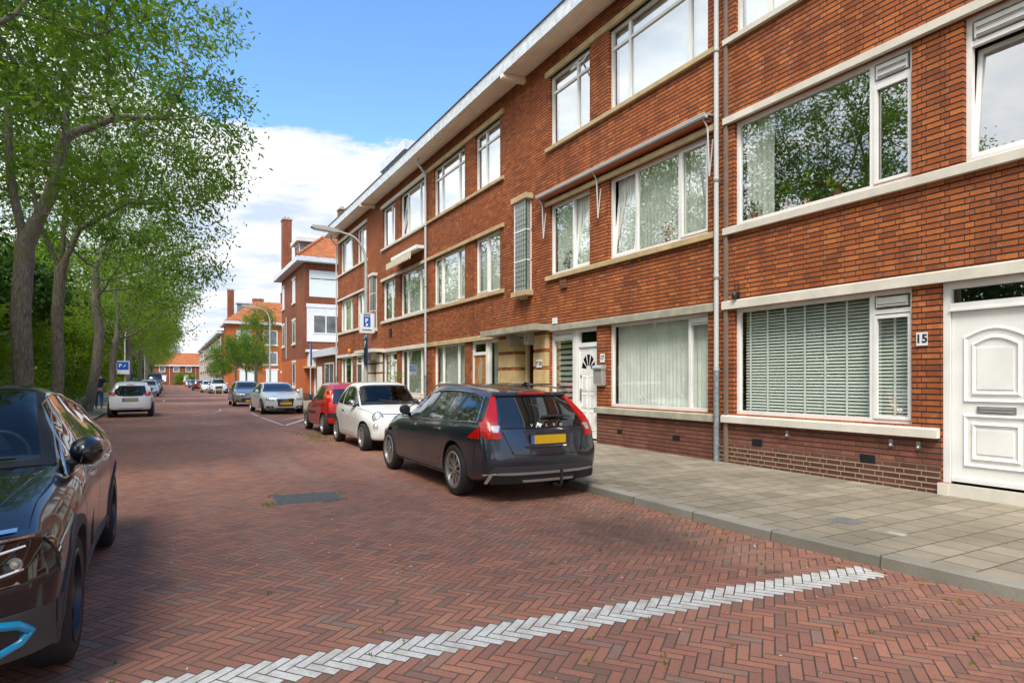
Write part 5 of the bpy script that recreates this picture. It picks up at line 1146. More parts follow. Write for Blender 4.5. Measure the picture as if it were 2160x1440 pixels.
# ---------------------------------------------------------------- small cars
def bubble(e,pm='paint_white'):
    "tiny rounded city car with round lamps"
    c=Car(3.55,1.63,[(0,1.20),(.25,1.34),(.6,1.43),(1.2,1.487),(1.75,1.475),(2.1,1.40),(2.45,1.20),(2.72,1.02),(3.0,.965),(3.3,.88),(3.55,.74)],
      [(0,.93),(.6,.94),(1.5,.92),(2.3,.90),(3.0,.84),(3.55,.68)],[(0,.30),(.4,.20),(3.2,.20),(3.55,.24)],[(0,.84),(.3,.93),(.65,.99),(1.4,1.),(2.4,.99),(3.,.965),(3.55,.84)],
      [(.25,.05),(.5,0),(.75,.03),(.95,.09),(1.2,.22),(1.4,.38)],[(.2,.06),(.42,0),(.6,.02),(.75,.09),(.95,.28)],roofw=.74,cR=.22,cF=.36,pF=2.1,wheels=(.62,2.92),wr=.295)
    WS=(2.70,2.08,.64,.57,.22,.10); c.body('body',[M[pm],M['dark']],e,cabin=cabin_cut(c,.75,2.3,.56,1.40,WS)); cabin_fit(c,e,1.45,1.22,1.95,1.0,WS)
    top=fn((.55,1.12),(.8,1.28),(1.2,1.36),(1.6,1.37),(1.95,1.31),(2.3,1.12),(2.5,.96)); low=fn((.5,.99),(1.2,.96),(2.5,.935))
    for sg in (-1,1):
        c.side('side_window',M['glass_black'],e,sg,fn((0,.60),(1,.86)),lin(1.16,1.16),low,top,off=.006); c.side('side_window',M['glass_black'],e,sg,lin(1.24,1.24),fn((0,2.46),(.4,2.28),(1,1.86)),low,top,nu=12,off=.006)
        mirror(c,e,2.22,sg,'chrome',z=.93,size=.9)
        yy=sg*.56; zz=.735; 
        for nm,z0,r,mt in (('headlight',.735,.105,'lamp_clear'),('indicator_lamp',.545,.062,'lamp_clear')):
            yy=sg*(.55 if r>.1 else .60); n_=Vector((1,sg*.42,.22)).normalized(); p=Vector((c.fx(yy,z0)+.03,yy,z0)); q=n_.to_track_quat('Z','Y').to_matrix().to_4x4(); mb=MB()
            mb.lathe([(r*1.08,-.05),(r*1.1,.004),(r*1.0,.016),(r*.95,.008),(r*.6,.022),(0,.028)],(0,0,0),'z',26); o=mb.build(nm,M[mt],e,smooth=True,sharp=30); o.data.transform(Matrix.Translation(p)@q)
            mb=MB(); mb.lathe([(r*1.11,-.02),(r*1.13,.01),(r*1.03,.022),(r*.98,.012)],(0,0,0),'z',26); o2=mb.build('bezel',M['chrome'],o,smooth=True); o2.data.transform(Matrix.Translation(p)@q)
    c.cap('bumper_grille',M['black_plastic'],e,1,.31,.40,-.42,.42,nu=12,nv=3,off=.008); plate(c,e,1,.46)
    c.cap('bonnet_seam',M['dark'],e,1,.80,.806,-.5,.5,nu=12,nv=1,off=.004)
    c.cap('rear_window',M['glass_black'],e,0,1.0,1.3,-.55,.55,-.48,.48,off=.008)
    handles(c,e,(1.42,),.82); seams(c,e,[[(1.20,.93),(1.18,.5),(1.24,.34)],[(1.24,.34),(2.34,.34)],[(2.34,.34),(2.42,.6),(2.46,.90)],[(2.46,.90),(2.9,.86),(3.2,.80)]])
    c.side('sill_strip',M['chrome'],e,1,1.2,2.4,.285,.295,nu=8,nv=1,off=.01); c.side('sill_strip',M['chrome'],e,-1,1.2,2.4,.285,.295,nu=8,nv=1,off=.01)
    for sg in (-1,1):
        mb=MB(); pts=[(2.45+i*.03,sg*.25+ -.1*i*sg,c.top_z(2.45+i*.03,abs(sg*.25-.1*i*sg))+.02) for i in range(5)]; mb.tube(pts,.008,6); mb.build('wiper',M['black_plastic'],e)
    four_wheels(c,e,style='multi')
e=carroot('parked_car',4.44,12.74+3.55,-1,3.55,label='small cream white rounded car between the red hatchback and dark grey estate',cat='car',group='cars parked along both kerbs'); bubble(e)
def citycar(e,pm,platek='plate_dull',dark=False):
    c=Car(3.435,1.63,[(0,1.30),(.3,1.40),(.9,1.455),(1.5,1.46),(1.95,1.38),(2.35,1.18),(2.65,1.01),(2.95,.94),(3.2,.86),(3.435,.72)],
      [(0,.96),(.6,.95),(1.5,.92),(2.4,.90),(3.0,.84),(3.435,.66)],[(0,.30),(.4,.20),(3.1,.20),(3.435,.24)],[(0,.90),(.3,.95),(.55,1.0),(1.4,.985),(2.4,.985),(2.95,.96),(3.435,.82)],
      [(.25,.04),(.45,0),(.65,.01),(.85,.05),(1.1,.14),(1.35,.25)],[(.2,.06),(.42,0),(.6,.03),(.75,.12),(.95,.3)],roofw=.72,cR=.14,cF=.36,wheels=(.45,2.79),wr=.285)
    c.body('body',[M[pm],M['dark']],e)
    top=fn((.6,1.15),(.75,1.27),(1.2,1.33),(1.55,1.33),(1.9,1.25),(2.3,1.05),(2.5,.95)); low=fn((.5,.99),(1.2,.95),(2.5,.935))
    for sg in (-1,1):
        c.side('side_window',M['glass_black'],e,sg,fn((0,.52),(1,.80)),lin(1.16,1.20),low,top,off=.006); c.side('side_window',M['glass_black'],e,sg,lin(1.24,1.28),fn((0,2.46),(.4,2.28),(1,1.80)),low,top,nu=12,off=.006)
        mirror(c,e,2.22,sg,'black_plastic' if pm=='paint_red' else pm,z=.93,size=.95)
        if pm=='paint_red':
            c.cap('tail_light',M['lamp_red'],e,0,.93,1.22,sg*.60,sg*.80,sg*.60,sg*.70,nu=5,nv=8,off=.012); c.cap('indicator_lamp',M['amber'],e,0,1.03,1.11,sg*.64,sg*.75,sg*.64,sg*.73,nu=4,nv=3,off=.017)
        else:
            n=14; yy=sg*.62; mb=MB(); pts=[]
            for i in range(n): a=2*PI*i/n; y=yy+.13*math.cos(a); z=.955+.075*math.sin(a)+.02*math.cos(a)*sg; pts.append((c.rx(y,z)-.058,y,z))
            mb.add(pts+[(p[0]+.05,p[1],p[2]) for p in pts],[tuple(range(n))]+[(i,(i+1)%n,n+(i+1)%n,n+i) for i in range(n)]); t=mb.build('tail_light',M['lamp_red'],e); mb=MB(); y=yy-.02*sg; mb.lathe([(.035,0),(.03,-.012),(0,-.014)],(c.rx(y,.97)-.058,y,.97),'x',12); mb.build('reversing_light',M['lamp_clear'],t)
        c.cap('bumper_corner',M['black_plastic'],e,0,.50,.62,sg*.42,sg*.80,sg*.48,sg*.80,nu=8,nv=3,off=.016) if pm=='paint_red' else None
        c.side('rub_strip',M['black_plastic'],e,sg,1.35,2.3,.56,.62,nu=8,nv=1,off=.012) if pm=='paint_red' else None
        c.cap('headlight',M['lamp_clear'],e,1,.62,.78,sg*.4,sg*.72,nu=6,nv=4,off=.01)
    if pm=='paint_red': c.cap('rear_window',M['glass_black'],e,0,.88,1.27,-.585,.585,-.545,.545,nu=14,off=.010)
    else:
        c.cap('rear_window',M['glass_black'],e,0,.98,1.28,-.56,.56,-.50,.50,nu=14,off=.010); c.cap('window_base',M['glass_black'],e,0,.86,.985,-.42,.42,-.54,.54,nu=14,nv=3,off=.0095,zc=.02)
        c.cap('bumper_crease',M['paint_coolwhite'],e,0,.40,.43,-.46,.46,nu=10,nv=1,off=.012)
    c.cap('brake_light',M['lamp_red'],e,0,1.325,1.345,-.13,.13,nu=4,nv=1,off=.012)
    c.topp('windscreen',M['glass_black'],e,2.62,1.96,.64,.56,c0=.22,c1=.12)
    plate(c,e,0,.72 if pm!='paint_red' else .60,platek)
    mb=MB(); x=c.rx(-.1,1.02)-.07; mb.tube([(x,.0,1.0),(x,-.36,1.03)],[.018,.008],8); mb.build('rear_wiper',M['black_plastic'],e)
    handles(c,e,(1.42,),.80,'black_plastic'); seams(c,e,[[(1.22,.93),(1.14,.6),(1.22,.34)],[(1.22,.34),(2.3,.34)],[(2.3,.34),(2.38,.6),(2.44,.90)]])
    four_wheels(c,e,style='five',rim='rim_silver')
e=carroot('parked_car',4.53,17.26,1,3.435,label='small bright red hatchback with grey bumper corners, in front of the cream white car',cat='car',group='cars parked along both kerbs'); citycar(e,'paint_red')
e=carroot('parked_car',-1.36,29.5,1,3.435,label='small white hatchback seen from behind at the left kerb, beside the walking man',cat='car',group='cars parked along both kerbs'); citycar(e,'paint_coolwhite')
# ---------------------------------------------------------------- generic builders for the others
def saloonish(e,pm,L=4.7,W=1.83,H=1.43,kind='saloon',face='silver',wr=.325,lod=30,rim='rim_silver',platek='plate_yellow',rear_view=False):
    k=L/4.7; h=H/1.43
    if kind=='saloon': top=[(0,1.02),(.5,1.06),(.9,1.18),(1.35,1.36),(1.9,1.425),(2.4,1.42),(2.85,1.32),(3.3,1.12),(3.6,1.0),(4.1,.95),(4.5,.87),(4.7,.76)]
    elif kind=='suv': top=[(0,1.32),(.4,1.38),(1.0,1.425),(1.9,1.43),(2.5,1.40),(2.95,1.27),(3.35,1.09),(3.6,1.0),(4.1,.97),(4.5,.90),(4.7,.80)]
    else: top=[(0,1.22),(.4,1.33),(1.0,1.41),(1.9,1.43),(2.5,1.38),(2.95,1.24),(3.4,1.05),(3.7,.98),(4.1,.93),(4.5,.85),(4.7,.74)]
    top=[(a*k,b*h) for a,b in top]; rear=[(.25*h,.05),(.5*h,0),(.8*h,.03),(1.*h,.10),(1.35*h,.10 if kind=='saloon' else .30)]
    c=Car(L,W,top,[(0,.93*h),(1.5*k,.93*h),(3.*k,.90*h),(4.*k,.85*h),(L,.70*h)],[(0,.3),(.5,.20*h),(L-.5,.20*h),(L,.24)],[(0,.88),(.4,.95),(1.,1.),(2.4,.985),(3.8,.98),(L,.86)],rear,[(.2,.06),(.45,0),(.62,.01),(.76*h,.08),(.95*h,.28)],roofw=.70,cR=.2,cF=.34,pF=2.4,wheels=(.95*k,3.80*k),wr=wr)
    c.body('body',[M[pm],M['dark']],e,nst=lod)
    top_=fn(*[(a*k,b*h) for a,b in ((.75,1.04),(1.1,1.18),(1.6,1.315),(2.1,1.335),(2.5,1.31),(2.9,1.18),(3.3,.97))]) if kind=='saloon' else fn(*[(a*k,b*h) for a,b in ((.45,1.1),(.7,1.27),(1.2,1.32),(2.1,1.335),(2.5,1.30),(2.9,1.16),(3.3,.97))])
    low=fn(*[(a*k,b*h) for a,b in ((.4,.97),(1.5,.955),(3.3,.935))]); x0=.85 if kind=='saloon' else .5
    for sg in (-1,1):
        c.side('side_window',M['glass_black'],e,sg,fn((0,x0*k),(1,(x0+.35)*k)),lin(2.04*k,2.0*k),low,top_,nu=12,off=.006); c.side('side_window',M['glass_black'],e,sg,lin(2.12*k,2.08*k),fn((0,3.24*k),(.4,3.0*k),(1,2.45*k)),low,top_,nu=12,off=.006)
        mirror(c,e,3.0*k,sg,pm,z=.92*h)
        z0=.62*h
        if face=='silver':
            c.cap('headlight',M['lamp_clear'],e,1,z0,z0+.11,sg*.43,sg*.80,sg*.46,sg*.80,nu=8,nv=4,off=.012); c.cap('lamp_brow',M['lamp_dark'],e,1,z0+.035,z0+.05,sg*.5,sg*.78,nu=6,nv=1,off=.016)
            c.cap('fog_recess',M['black_plastic'],e,1,.29,.38,sg*.44,sg*.80,sg*.52,sg*.78,nu=6,nv=3,off=.010); f=MB(); yy=sg*.6; f.lathe([(.035,0),(.03,.015),(0,.018)],(c.fx(yy,.33)+.05,yy,.33),'x',12); f.build('fog_light',M['lamp_clear'],e)
        elif face=='suv':
            c.cap('headlight',M['lamp_clear'],e,1,z0+.06,z0+.14,sg*.5,sg*.82,sg*.46,sg*.82,nu=8,nv=3,off=.012); c.cap('fog_recess',M['black_plastic'],e,1,.32,.50,sg*.56,sg*.82,sg*.62,sg*.80,nu=6,nv=4,off=.010)
        else:
            c.cap('headlight',M['lamp_clear'],e,1,z0,z0+.12,sg*.42,sg*.80,sg*.52,sg*.82,nu=8,nv=4,off=.012); c.cap('fog_recess',M['black_plastic'],e,1,.30,.36,sg*.55,sg*.76,nu=5,nv=2,off=.010)
        c.cap('tail_light',M['lamp_red'],e,0,.80*h,.95*h,sg*.5,sg*.84,sg*.55,sg*.82,nu=6,nv=4,off=.012)
    if face=='silver':
        c.cap('grille_frame',M['chrome'],e,1,.36,.70*h,-.31,.31,-.38,.38,nu=12,nv=6,off=.012); c.cap('grille',M['black_plastic'],e,1,.375,.685*h,-.295,.295,-.365,.365,nu=12,nv=6,off=.017)
        mb=MB()
        for i in range(4):
            y=(i-1.5)*.075; z=.635*h; x=c.fx(y,z)+.07; pts=[(x,y+.05*math.cos(a*PI/8),z+.05*math.sin(a*PI/8)) for a in range(17)]; mb.tube(pts,.008,6)
        mb.build('badge',M['chrome'],e,smooth=True); c.cap('lower_grille',M['black_plastic'],e,1,.255,.285,-.42,.42,-.36,.36,nu=8,nv=1,off=.012); plate(c,e,1,.49,platek)
    elif face=='suv': 
        c.cap('grille',M['black_plastic'],e,1,.42,.74*h,-.28,.28,-.42,.42,nu=12,nv=6,off=.012); c.cap('lower_grille',M['black_plastic'],e,1,.26,.33,-.5,.5,nu=8,nv=1,off=.012); plate(c,e,1,.50,platek)
    else: c.cap('grille',M['lamp_dark'],e,1,z0+.04,z0+.09,-.42,.42,nu=10,nv=2,off=.012); c.cap('lower_grille',M['black_plastic'],e,1,.33,.45,-.46,.46,-.40,.40,nu=10,nv=3,off=.012); plate(c,e,1,.32,platek)
    c.topp('windscreen',M['glass_black'],e,3.54*k,2.64*k,.72,.60,c0=.24,c1=.14)
    if kind=='saloon': c.topp('rear_window',M['glass_black'],e,.72*k,1.42*k,.6,.54,nu=5)
    else: c.cap('rear_window',M['glass_black'],e,0,1.0*h,1.27*h,-.58,.58,-.5,.5,off=.008)
    plate(c,e,0,.62,platek)
    handles(c,e,(1.5*k,2.5*k),.83*h,'chrome'); seams(c,e,[[(2.08*k,.92*h),(2.08*k,.34)],[(3.15*k,.9*h),(3.1*k,.34)],[(1.35*k,.34),(3.1*k,.34)],[(1.2*k,.92*h),(1.35*k,.34)]])
    four_wheels(c,e,style='twin',rim=rim)
    return c
G_='cars parked along both kerbs'
def addcar(x,front_y,hd,L,label,**k):
    y=front_y+L if hd<0 else front_y; e=carroot('parked_car',x,y,hd,L,label=label,cat='car',group=G_); saloonish(e,L=L,**k); return e
addcar(4.33,28.75,-1,4.70,'silver saloon with four-ring badge facing the camera, behind the red hatchback',pm='paint_silver',W=1.83,H=1.43,lod=46).rotation_euler[2]=R(-90+2.)
addcar(4.05,38.3,-1,4.06,'grey hatchback facing the camera directly behind the silver saloon',pm='paint_grey',W=1.73,H=1.45,kind='hatch',face='hatch',lod=40,wr=.31)
addcar(4.80,74.4,-1,4.48,'white off-roader with tall black grille behind the two metal posts',pm='paint_coolwhite',W=1.85,H=1.60,kind='suv',face='suv',wr=.35)
addcar(4.15,80.,-1,4.2,'low white hatchback half hidden by the white off-roader',pm='paint_white',W=1.76,H=1.42,kind='hatch',face='hatch')
addcar(3.8,97.,1,4.4,'dark red car seen from behind, just before the blue car in the far right row',pm='paint_darkred',W=1.78,H=1.45,kind='hatch',face='hatch')
addcar(4.0,125.,-1,4.2,'blue hatchback facing the camera in the far right row',pm='paint_blue',W=1.78,H=1.5,kind='hatch',face='hatch')
addcar(4.1,133.,-1,4.2,'black hatchback right behind the blue one in the far right row',pm='paint_black',W=1.78,H=1.5,kind='hatch',face='hatch')
addcar(4.1,152.,-1,4.2,'farthest silver car at the right kerb near the row houses',pm='paint_silver',W=1.78,H=1.5,kind='hatch',face='hatch')
addcar(-1.62,64.6,-1,4.0,'pale silver-blue hatchback facing the camera behind the small white hatchback',pm='paint_paleblue',W=1.72,H=1.50,kind='hatch',face='suv')
addcar(-1.6,76.,-1,4.2,'dark blue car just behind the pale silver-blue hatchback',pm='paint_darkblue',W=1.76,H=1.5,kind='hatch',face='hatch')
addcar(-1.6,95.,-1,4.3,'dark blue car in front of the van on the left side',pm='paint_darkblue',W=1.8,H=1.55,kind='suv',face='suv')
# van
def van(e):
    c=Car(5.2,1.98,[(0,2.42),(1.,2.50),(3.2,2.50),(3.8,2.40),(4.3,1.95),(4.6,1.50),(4.85,1.30),(5.1,1.1),(5.2,.95)],[(0,1.25),(3.5,1.25),(4.5,1.15),(5.2,.85)],[(0,.35),(.5,.25),(5.2,.3)],[(0,.94),(.5,1.),(4.4,1.),(5.2,.9)],[(.3,.05),(.6,0),(2.4,.12)],[(.3,.03),(.6,0),(.95,.1)],roofw=.84,cR=.08,cF=.22,wheels=(1.,4.25),wr=.36)
    c.body('body',[M['paint_darkblue'],M['dark']],e,nst=24); c.topp('windscreen',M['glass_black'],e,4.62,3.92,.86,.78,c0=.12,c1=.08)
    for sg in (-1,1):
        c.cap('headlight',M['lamp_clear'],e,1,.80,1.02,sg*.55,sg*.86,nu=5,nv=3,off=.012); mirror(c,e,4.2,sg,'black_plastic',z=1.3,size=1.4); c.side('side_window',M['glass_black'],e,sg,3.2,lin(4.3,3.8),1.35,1.95,off=.006)
    c.cap('grille',M['black_plastic'],e,1,.6,.85,-.5,.5,nu=8,nv=3,off=.012); plate(c,e,1,.48); four_wheels(c,e,style='five')
e=carroot('parked_van',-1.75,104+5.2,-1,5.2,label='tall dark blue van in the left row of parked cars far down the street',cat='van'); van(e)
# ============================================================ STREET FURNITURE
def lamp(x,y,h,dirx,label,arm=1.25,r=.066):
    e=empty('street_lamp',(x,y,.1),label=label,cat='street lamp',group='curved street lamps along both pavements')
    mb=MB(); pts=[(0,0,0),(0,0,1.2),(0,0,h-1.05)]; rs=[r,r,r*.72]
    for i in range(1,9):
        a=i/8*PI/2*.93; pts.append((dirx*.62*(1-math.cos(a)),0,h-1.05+.85*math.sin(a))); rs.append(r*.6)
    pts.append((dirx*(arm-.35),0,h-.13)); rs.append(r*.5)
    mb.tube(pts,rs,12).build('pole',M['lamp_post'],e,smooth=True)
    mb=MB(); T=lambda u,v,w:(dirx*u,w,v)
    mb.prism([(arm-.42,h-.17),(arm-.38,h-.09),(arm+.05,h-.03),(arm+.40,h-.045),(arm+.43,h-.10),(arm+.36,h-.13),(arm-.3,h-.19)],-.10,.10,T=T); o=mb.build('lamp_head',M['lamp_post'],e)
    mb=MB(); mb.prism([(arm-.28,h-.20),(arm-.26,h-.17),(arm+.35,h-.12),(arm+.34,h-.16)],-.08,.08,T=T); mb.build('lens',M['sign_white'],o)
    return e
def M_at(x,y,z,face='-y',rx=0):
    B={'-y':Matrix(((1,0,0,0),(0,0,-1,0),(0,1,0,0),(0,0,0,1)))}[face]
    return Matrix.Translation((x,y,z))@B
l1=lamp(5.42,19.3,6.12,-1,'nearest street lamp, grey pole behind the cream white car with a mossy head',arm=1.25)
lamp(5.62,41.9,6.1,-1,'street lamp between corner house and the small street trees, behind the silver saloon')
lamp(-2.95,56.5,5.75,1,'street lamp on the left pavement behind the small white hatchback')
lamp(6.1,112.,6.1,-1,'far street lamp in front of the long terrace'); lamp(-2.9,100.,6.0,1,'far street lamp between the tree trunks on the left')
# zone sign on the nearest lamp
e=empty('parking_zone_sign',(5.42,19.2,3.3),R(-6),label='white parking zone sign with blue P panel on the nearest street lamp',cat='sign'); e.scale=(.88,)*3
def rrect(w,h,r,n=4):
    pts=[]
    for cx,cz,a0_ in ((w-r,h-r,0),(-w+r,h-r,90),(-w+r,-h+r,180),(w-r,-h+r,270)):
        for i in range(n+1): a=R(a0_+90*i/n); pts.append((cx+r*math.cos(a),cz+r*math.sin(a)))
    return pts
TXZ=lambda u,v,w:(u,w,v)
MB().prism(rrect(.27,.36,.05),.0,.02,T=TXZ).build('panel',M['sign_white'],e)
mb=MB(); ring(mb,lambda d,u,z:(u,d,z),rrect(.255,.345,.045),.008,-.001,-.004); mb.build('border',M['letter_black'],e)
MB().box(-.115,.125,-.006,-.001,-.13,.23).build('blue_panel',M['sign_blue'],e)
def txt(par,s_,size,x,z,mat,bold=.003,y=-.008): text_mesh('lettering',s_,size,M[mat],par,Matrix.Translation((x,y,z))@Matrix(((1,0,0,0),(0,0,-1,0),(0,1,0,0),(0,0,0,1))),.001,bold=bold)
txt(e,'ZONE',.085,0,.285,'letter_black'); txt(e,'P',.20,-.01,.08,'sign_white',.008); txt(e,'Aanhaling',.085,0,-.24,'letter_black',.002)
mb=MB(); mb.prism([(-.05,-.10),(.0,-.11),(.055,-.05),(.01,-.01),(-.03,-.04)],-.009,-.006,T=TXZ); mb.build('symbol',M['sign_white'],e)
e=empty('parking_sign',(5.36,19.22,2.42),label='narrow blue parking panel seen edge-on below the zone sign on the nearest street lamp',cat='sign')
MB().box(-.0,.02,-.30,.0,-.45,.45).build('panel',M['sign_blue'],e); MB().box(-.03,-.001,-.29,-.01,-.42,.38).build('dark_face',M['paint_darkblue'],e)
Mx=Matrix.Translation((-.034,-.15,.2))@Matrix(((0,0,-1,0),(-1,0,0,0),(0,1,0,0),(0,0,0,1))); text_mesh('lettering','P',.30,M['sign_white'],e,Mx,.001,bold=.006)
e=empty('parking_zone_sign',(-3.1,56.3,2.4),label='small blue and white P sign on the lamp post behind the small white hatchback',cat='sign')
MB().box(-.45,.45,0,.03,-.45,.55).build('panel',M['sign_white'],e); MB().box(-.36,.40,-.006,-.001,-.12,.50).build('blue_panel',M['sign_blue'],e)
txt(e,'P',.36,-.15,.2,'sign_white',.012); mb=MB(); mb.prism([(.02,.08),(.10,.12),(.25,.30),(.12,.24)],-.009,-.006,T=TXZ); mb.build('symbol',M['sign_white'],e)
e=empty('parking_ticket_machine',(-2.75,60,.1),label='grey ticket machine with blue top, just behind the small white hatchback',cat='ticket machine')
MB().box(-.18,.18,-.15,.15,0,1.35).build('cabinet',M['pipe_pvc'],e); MB().box(-.16,.16,-.16,.0,1.36,2.0).build('blue_panel',M['sign_blue'],e)
e=empty('parking_sign',(6.9,35.6,2.4),label='blue parking panel on a thin pole by the low brick annex',cat='sign')
MB().box(-.02,.02,-.30,.02,-.1,1.1).build('panel',M['sign_blue'],e); MB().tube([(0,.06,-2.3),(0,.06,1.1)],.03,8).build('pole',M['pipe_pvc'],e)
e=empty('bollard',(8.0,44.5,.1),label='short grey concrete bollard beside the silver saloon wing mirror at the corner house',cat='bollard')
MB().lathe([(.14,0),(.13,.75),(.10,.82),(0,.84)],(0,0,0),'z',16).build('body',M['concrete'],e,smooth=True)
for k,(x,y,lb) in enumerate(((4.35,73.2,'left one of two slim metal posts in front of the white off-roader'),(5.05,73.0,'right one of two slim metal posts in front of the white off-roader'))):
    e=empty('metal_post',(x,y,0),label=lb,cat='post',group='metal posts before the off-roader'); MB().tube([(0,0,0),(0,0,.95)],.05,10).build('body',M['lamp_post'],e,smooth=True)
e=empty('sign_board',(6.3,110,2.9),label='small blue-white sign on a pole before the long far terrace',cat='sign'); MB().box(-.35,.35,0,.03,-.45,.5).build('panel',M['sign_white'],e); MB().box(-.2,.2,-.01,0,-.2,.3).build('blue_panel',M['sign_blue'],e); MB().tube([(0,.06,-2.8),(0,.06,.5)],.05,8).build('pole',M['lamp_post'],e)
# ============================================================ PERSON
def skin(verts,edges,radii,name,mat,par,sub=2,root=0):
    me=bpy.data.meshes.new(name); me.from_pydata(verts,edges,[]); o=bpy.data.objects.new(name,me); C.objects.link(o)
    md=o.modifiers.new('s','SKIN'); sv=me.skin_vertices[0].data
    for i,r in enumerate(radii): sv[i].radius=(r,r) if not isinstance(r,tuple) else r
    sv[root].use_root=True
    s2=o.modifiers.new('b','SUBSURF'); s2.levels=sub; s2.render_levels=sub
    dg=bpy.context.evaluated_depsgraph_get(); m2=bpy.data.meshes.new_from_object(o.evaluated_get(dg)); bpy.data.objects.remove(o); m2.materials.clear(); m2.materials.append(M[mat])
    for p in m2.polygons: p.use_smooth=True
    o=bpy.data.objects.new(name,m2); C.objects.link(o); o.parent=par; return o
pe=empty('person',(-2.98,36.3,.1),R(4),label='man in a navy polo shirt and blue jeans walking away along the left pavement',cat='person')
# body (skin), walking away: facing +y
V=[(0,0,.95),(0,0,1.12),(0,.01,1.32),(0,.02,1.46),(0,.035,1.56),(0,.05,1.68),(0,.06,1.76),
   (.19,.0,1.43),(.26,-.03,1.17),(.28,.08,.94),(.28,.12,.85),(-.19,.0,1.43),(-.26,.03,1.17),(-.27,.14,.95),(-.27,.18,.86),
   (.10,0,.90),(.11,.06,.50),(.11,-.10,.10),(.11,.05,.04),(-.10,0,.90),(-.11,.10,.52),(-.11,.16,.10),(-.11,.30,.04)]
E_=[(0,1),(1,2),(2,3),(3,4),(4,5),(5,6),(3,7),(7,8),(8,9),(9,10),(3,11),(11,12),(12,13),(13,14),(0,15),(15,16),(16,17),(17,18),(0,19),(19,20),(20,21),(21,22)]
Rr=[(.15,.11),(.14,.10),(.17,.115),(.15,.10),.055,.095,.075,.07,.05,.036,.03,.07,.05,.036,.03,.09,.065,.045,.04,.09,.065,.045,.04]
skin(V,E_,Rr,'body','skin',pe)
def fingers(sg,x,y,z):
    for k in range(4): 
        a=(x+sg*.0,y-.03+.02*k,z); b=(x-sg*.01,y-.03+.022*k+.01,z-.05-(0.01 if k in(1,2) else 0)); c_=(x-sg*.025,y-.02+.022*k,z-.085)
        skin([a,b,c_],[(0,1),(1,2)],[.009,.008,.006],'finger','skin',pe.children[0],1)
    skin([(x,y+.035,z+.03),(x-sg*.01,y+.06,z-.01),(x-sg*.02,y+.06,z-.04)],[(0,1),(1,2)],[.011,.009,.007],'thumb','skin',pe.children[0],1)
skin([(0,0,.98),(0,0,1.12),(0,.01,1.32),(0,.02,1.45),(0,.03,1.50),(.19,0,1.43),(.245,-.02,1.24),(-.19,0,1.43),(-.245,.02,1.24)],[(0,1),(1,2),(2,3),(3,4),(3,5),(5,6),(3,7),(7,8)],[(.175,.125),(.165,.12),(.195,.13),(.175,.115),.075,.085,.075,.085,.075],'shirt','navy',pe)
skin([(0,0,.98),(0,0,.92),(.10,0,.88),(.11,.06,.50),(.11,-.09,.13),(-.10,0,.88),(-.11,.10,.52),(-.11,.16,.13)],[(0,1),(1,2),(2,3),(3,4),(1,5),(5,6),(6,7)],[(.17,.12),(.175,.125),.105,.08,.062,.105,.08,.062],'jeans','jeans',pe)
skin([(0,.02,1.70),(0,.03,1.77),(0,.05,1.81)],[(0,1),(1,2)],[.10,.105,.085],'hair','hair',pe)
skin([(.11,-.10,.06),(.11,.07,.045)],[(0,1)],[(.05,.05),(.045,.035)],'shoe','black_plastic',pe,1); skin([(-.11,.15,.06),(-.11,.32,.045)],[(0,1)],[(.05,.05),(.045,.035)],'shoe','black_plastic',pe,1)
# ============================================================ TREES
def colonize(seed,base,height,ells,n_attr,step=.38,kill=.75,infl=3.2,lean=(0,0),fork=None,trunk_pts=None):
    "space colonization; returns nodes, parent indices"
    rs=np.random.RandomState(seed); A=[]
    tot=sum(e[3]*e[4]*e[5]*e[6] for e in ells)
    for (cx,cy,cz,rx,ry,rz,wt) in ells:
        n=int(n_attr*rx*ry*rz*wt/tot); 
        while n>0:
            p=rs.uniform(-1,1,3); q=(p**2).sum()
            if q>1 or (q<.25 and rs.rand()<.5): continue
            A.append((cx+p[0]*rx,cy+p[1]*ry,cz+p[2]*rz)); n-=1
    A=np.array(A); nodes=[];par=[]
    for pl in (trunk_pts if isinstance(trunk_pts[0],list) else [trunk_pts]):
        prev=-1 if not nodes else int(np.argmin([sum((a-b)**2 for a,b in zip(q,pl[0])) for q in nodes]))
        for q in (pl if not nodes else pl[1:]): nodes.append(tuple(q)); par.append(prev); prev=len(nodes)-1
    N=np.array(nodes); 
    for it in range(140):
        if len(A)==0: break
        D=((A[:,None,:]-N[None,:,:])**2).sum(2); near=D.argmin(1); dist=np.sqrt(D[np.arange(len(A)),near])
        lim=infl if it>12 else 9.
        new=[];newp=[]
        for k in np.unique(near[dist<lim]):
            idx=(near==k)&(dist<lim); v=A[idx]-N[k]; v=v/np.linalg.norm(v,axis=1)[:,None]; d=v.mean(0)+rs.normal(0,.12,3)+np.array((0,0,.05)); l=np.linalg.norm(d)
            if l<1e-3: continue
            q=N[k]+d/l*step; new.append(q); newp.append(k)
        if not new: break
        newa=np.array(new); 
        # drop duplicates
        keep=[]
        for i,q in enumerate(newa):
            if ((N-q)**2).sum(1).min()>(step*.35)**2: keep.append(i)
        if not keep: break
        N=np.vstack([N,newa[keep]]); par+= [newp[i] for i in keep]
        D=((A[:,None,:]-N[None,-len(keep):,:])**2).sum(2).min(1); A=A[D>kill**2]
    return N,par
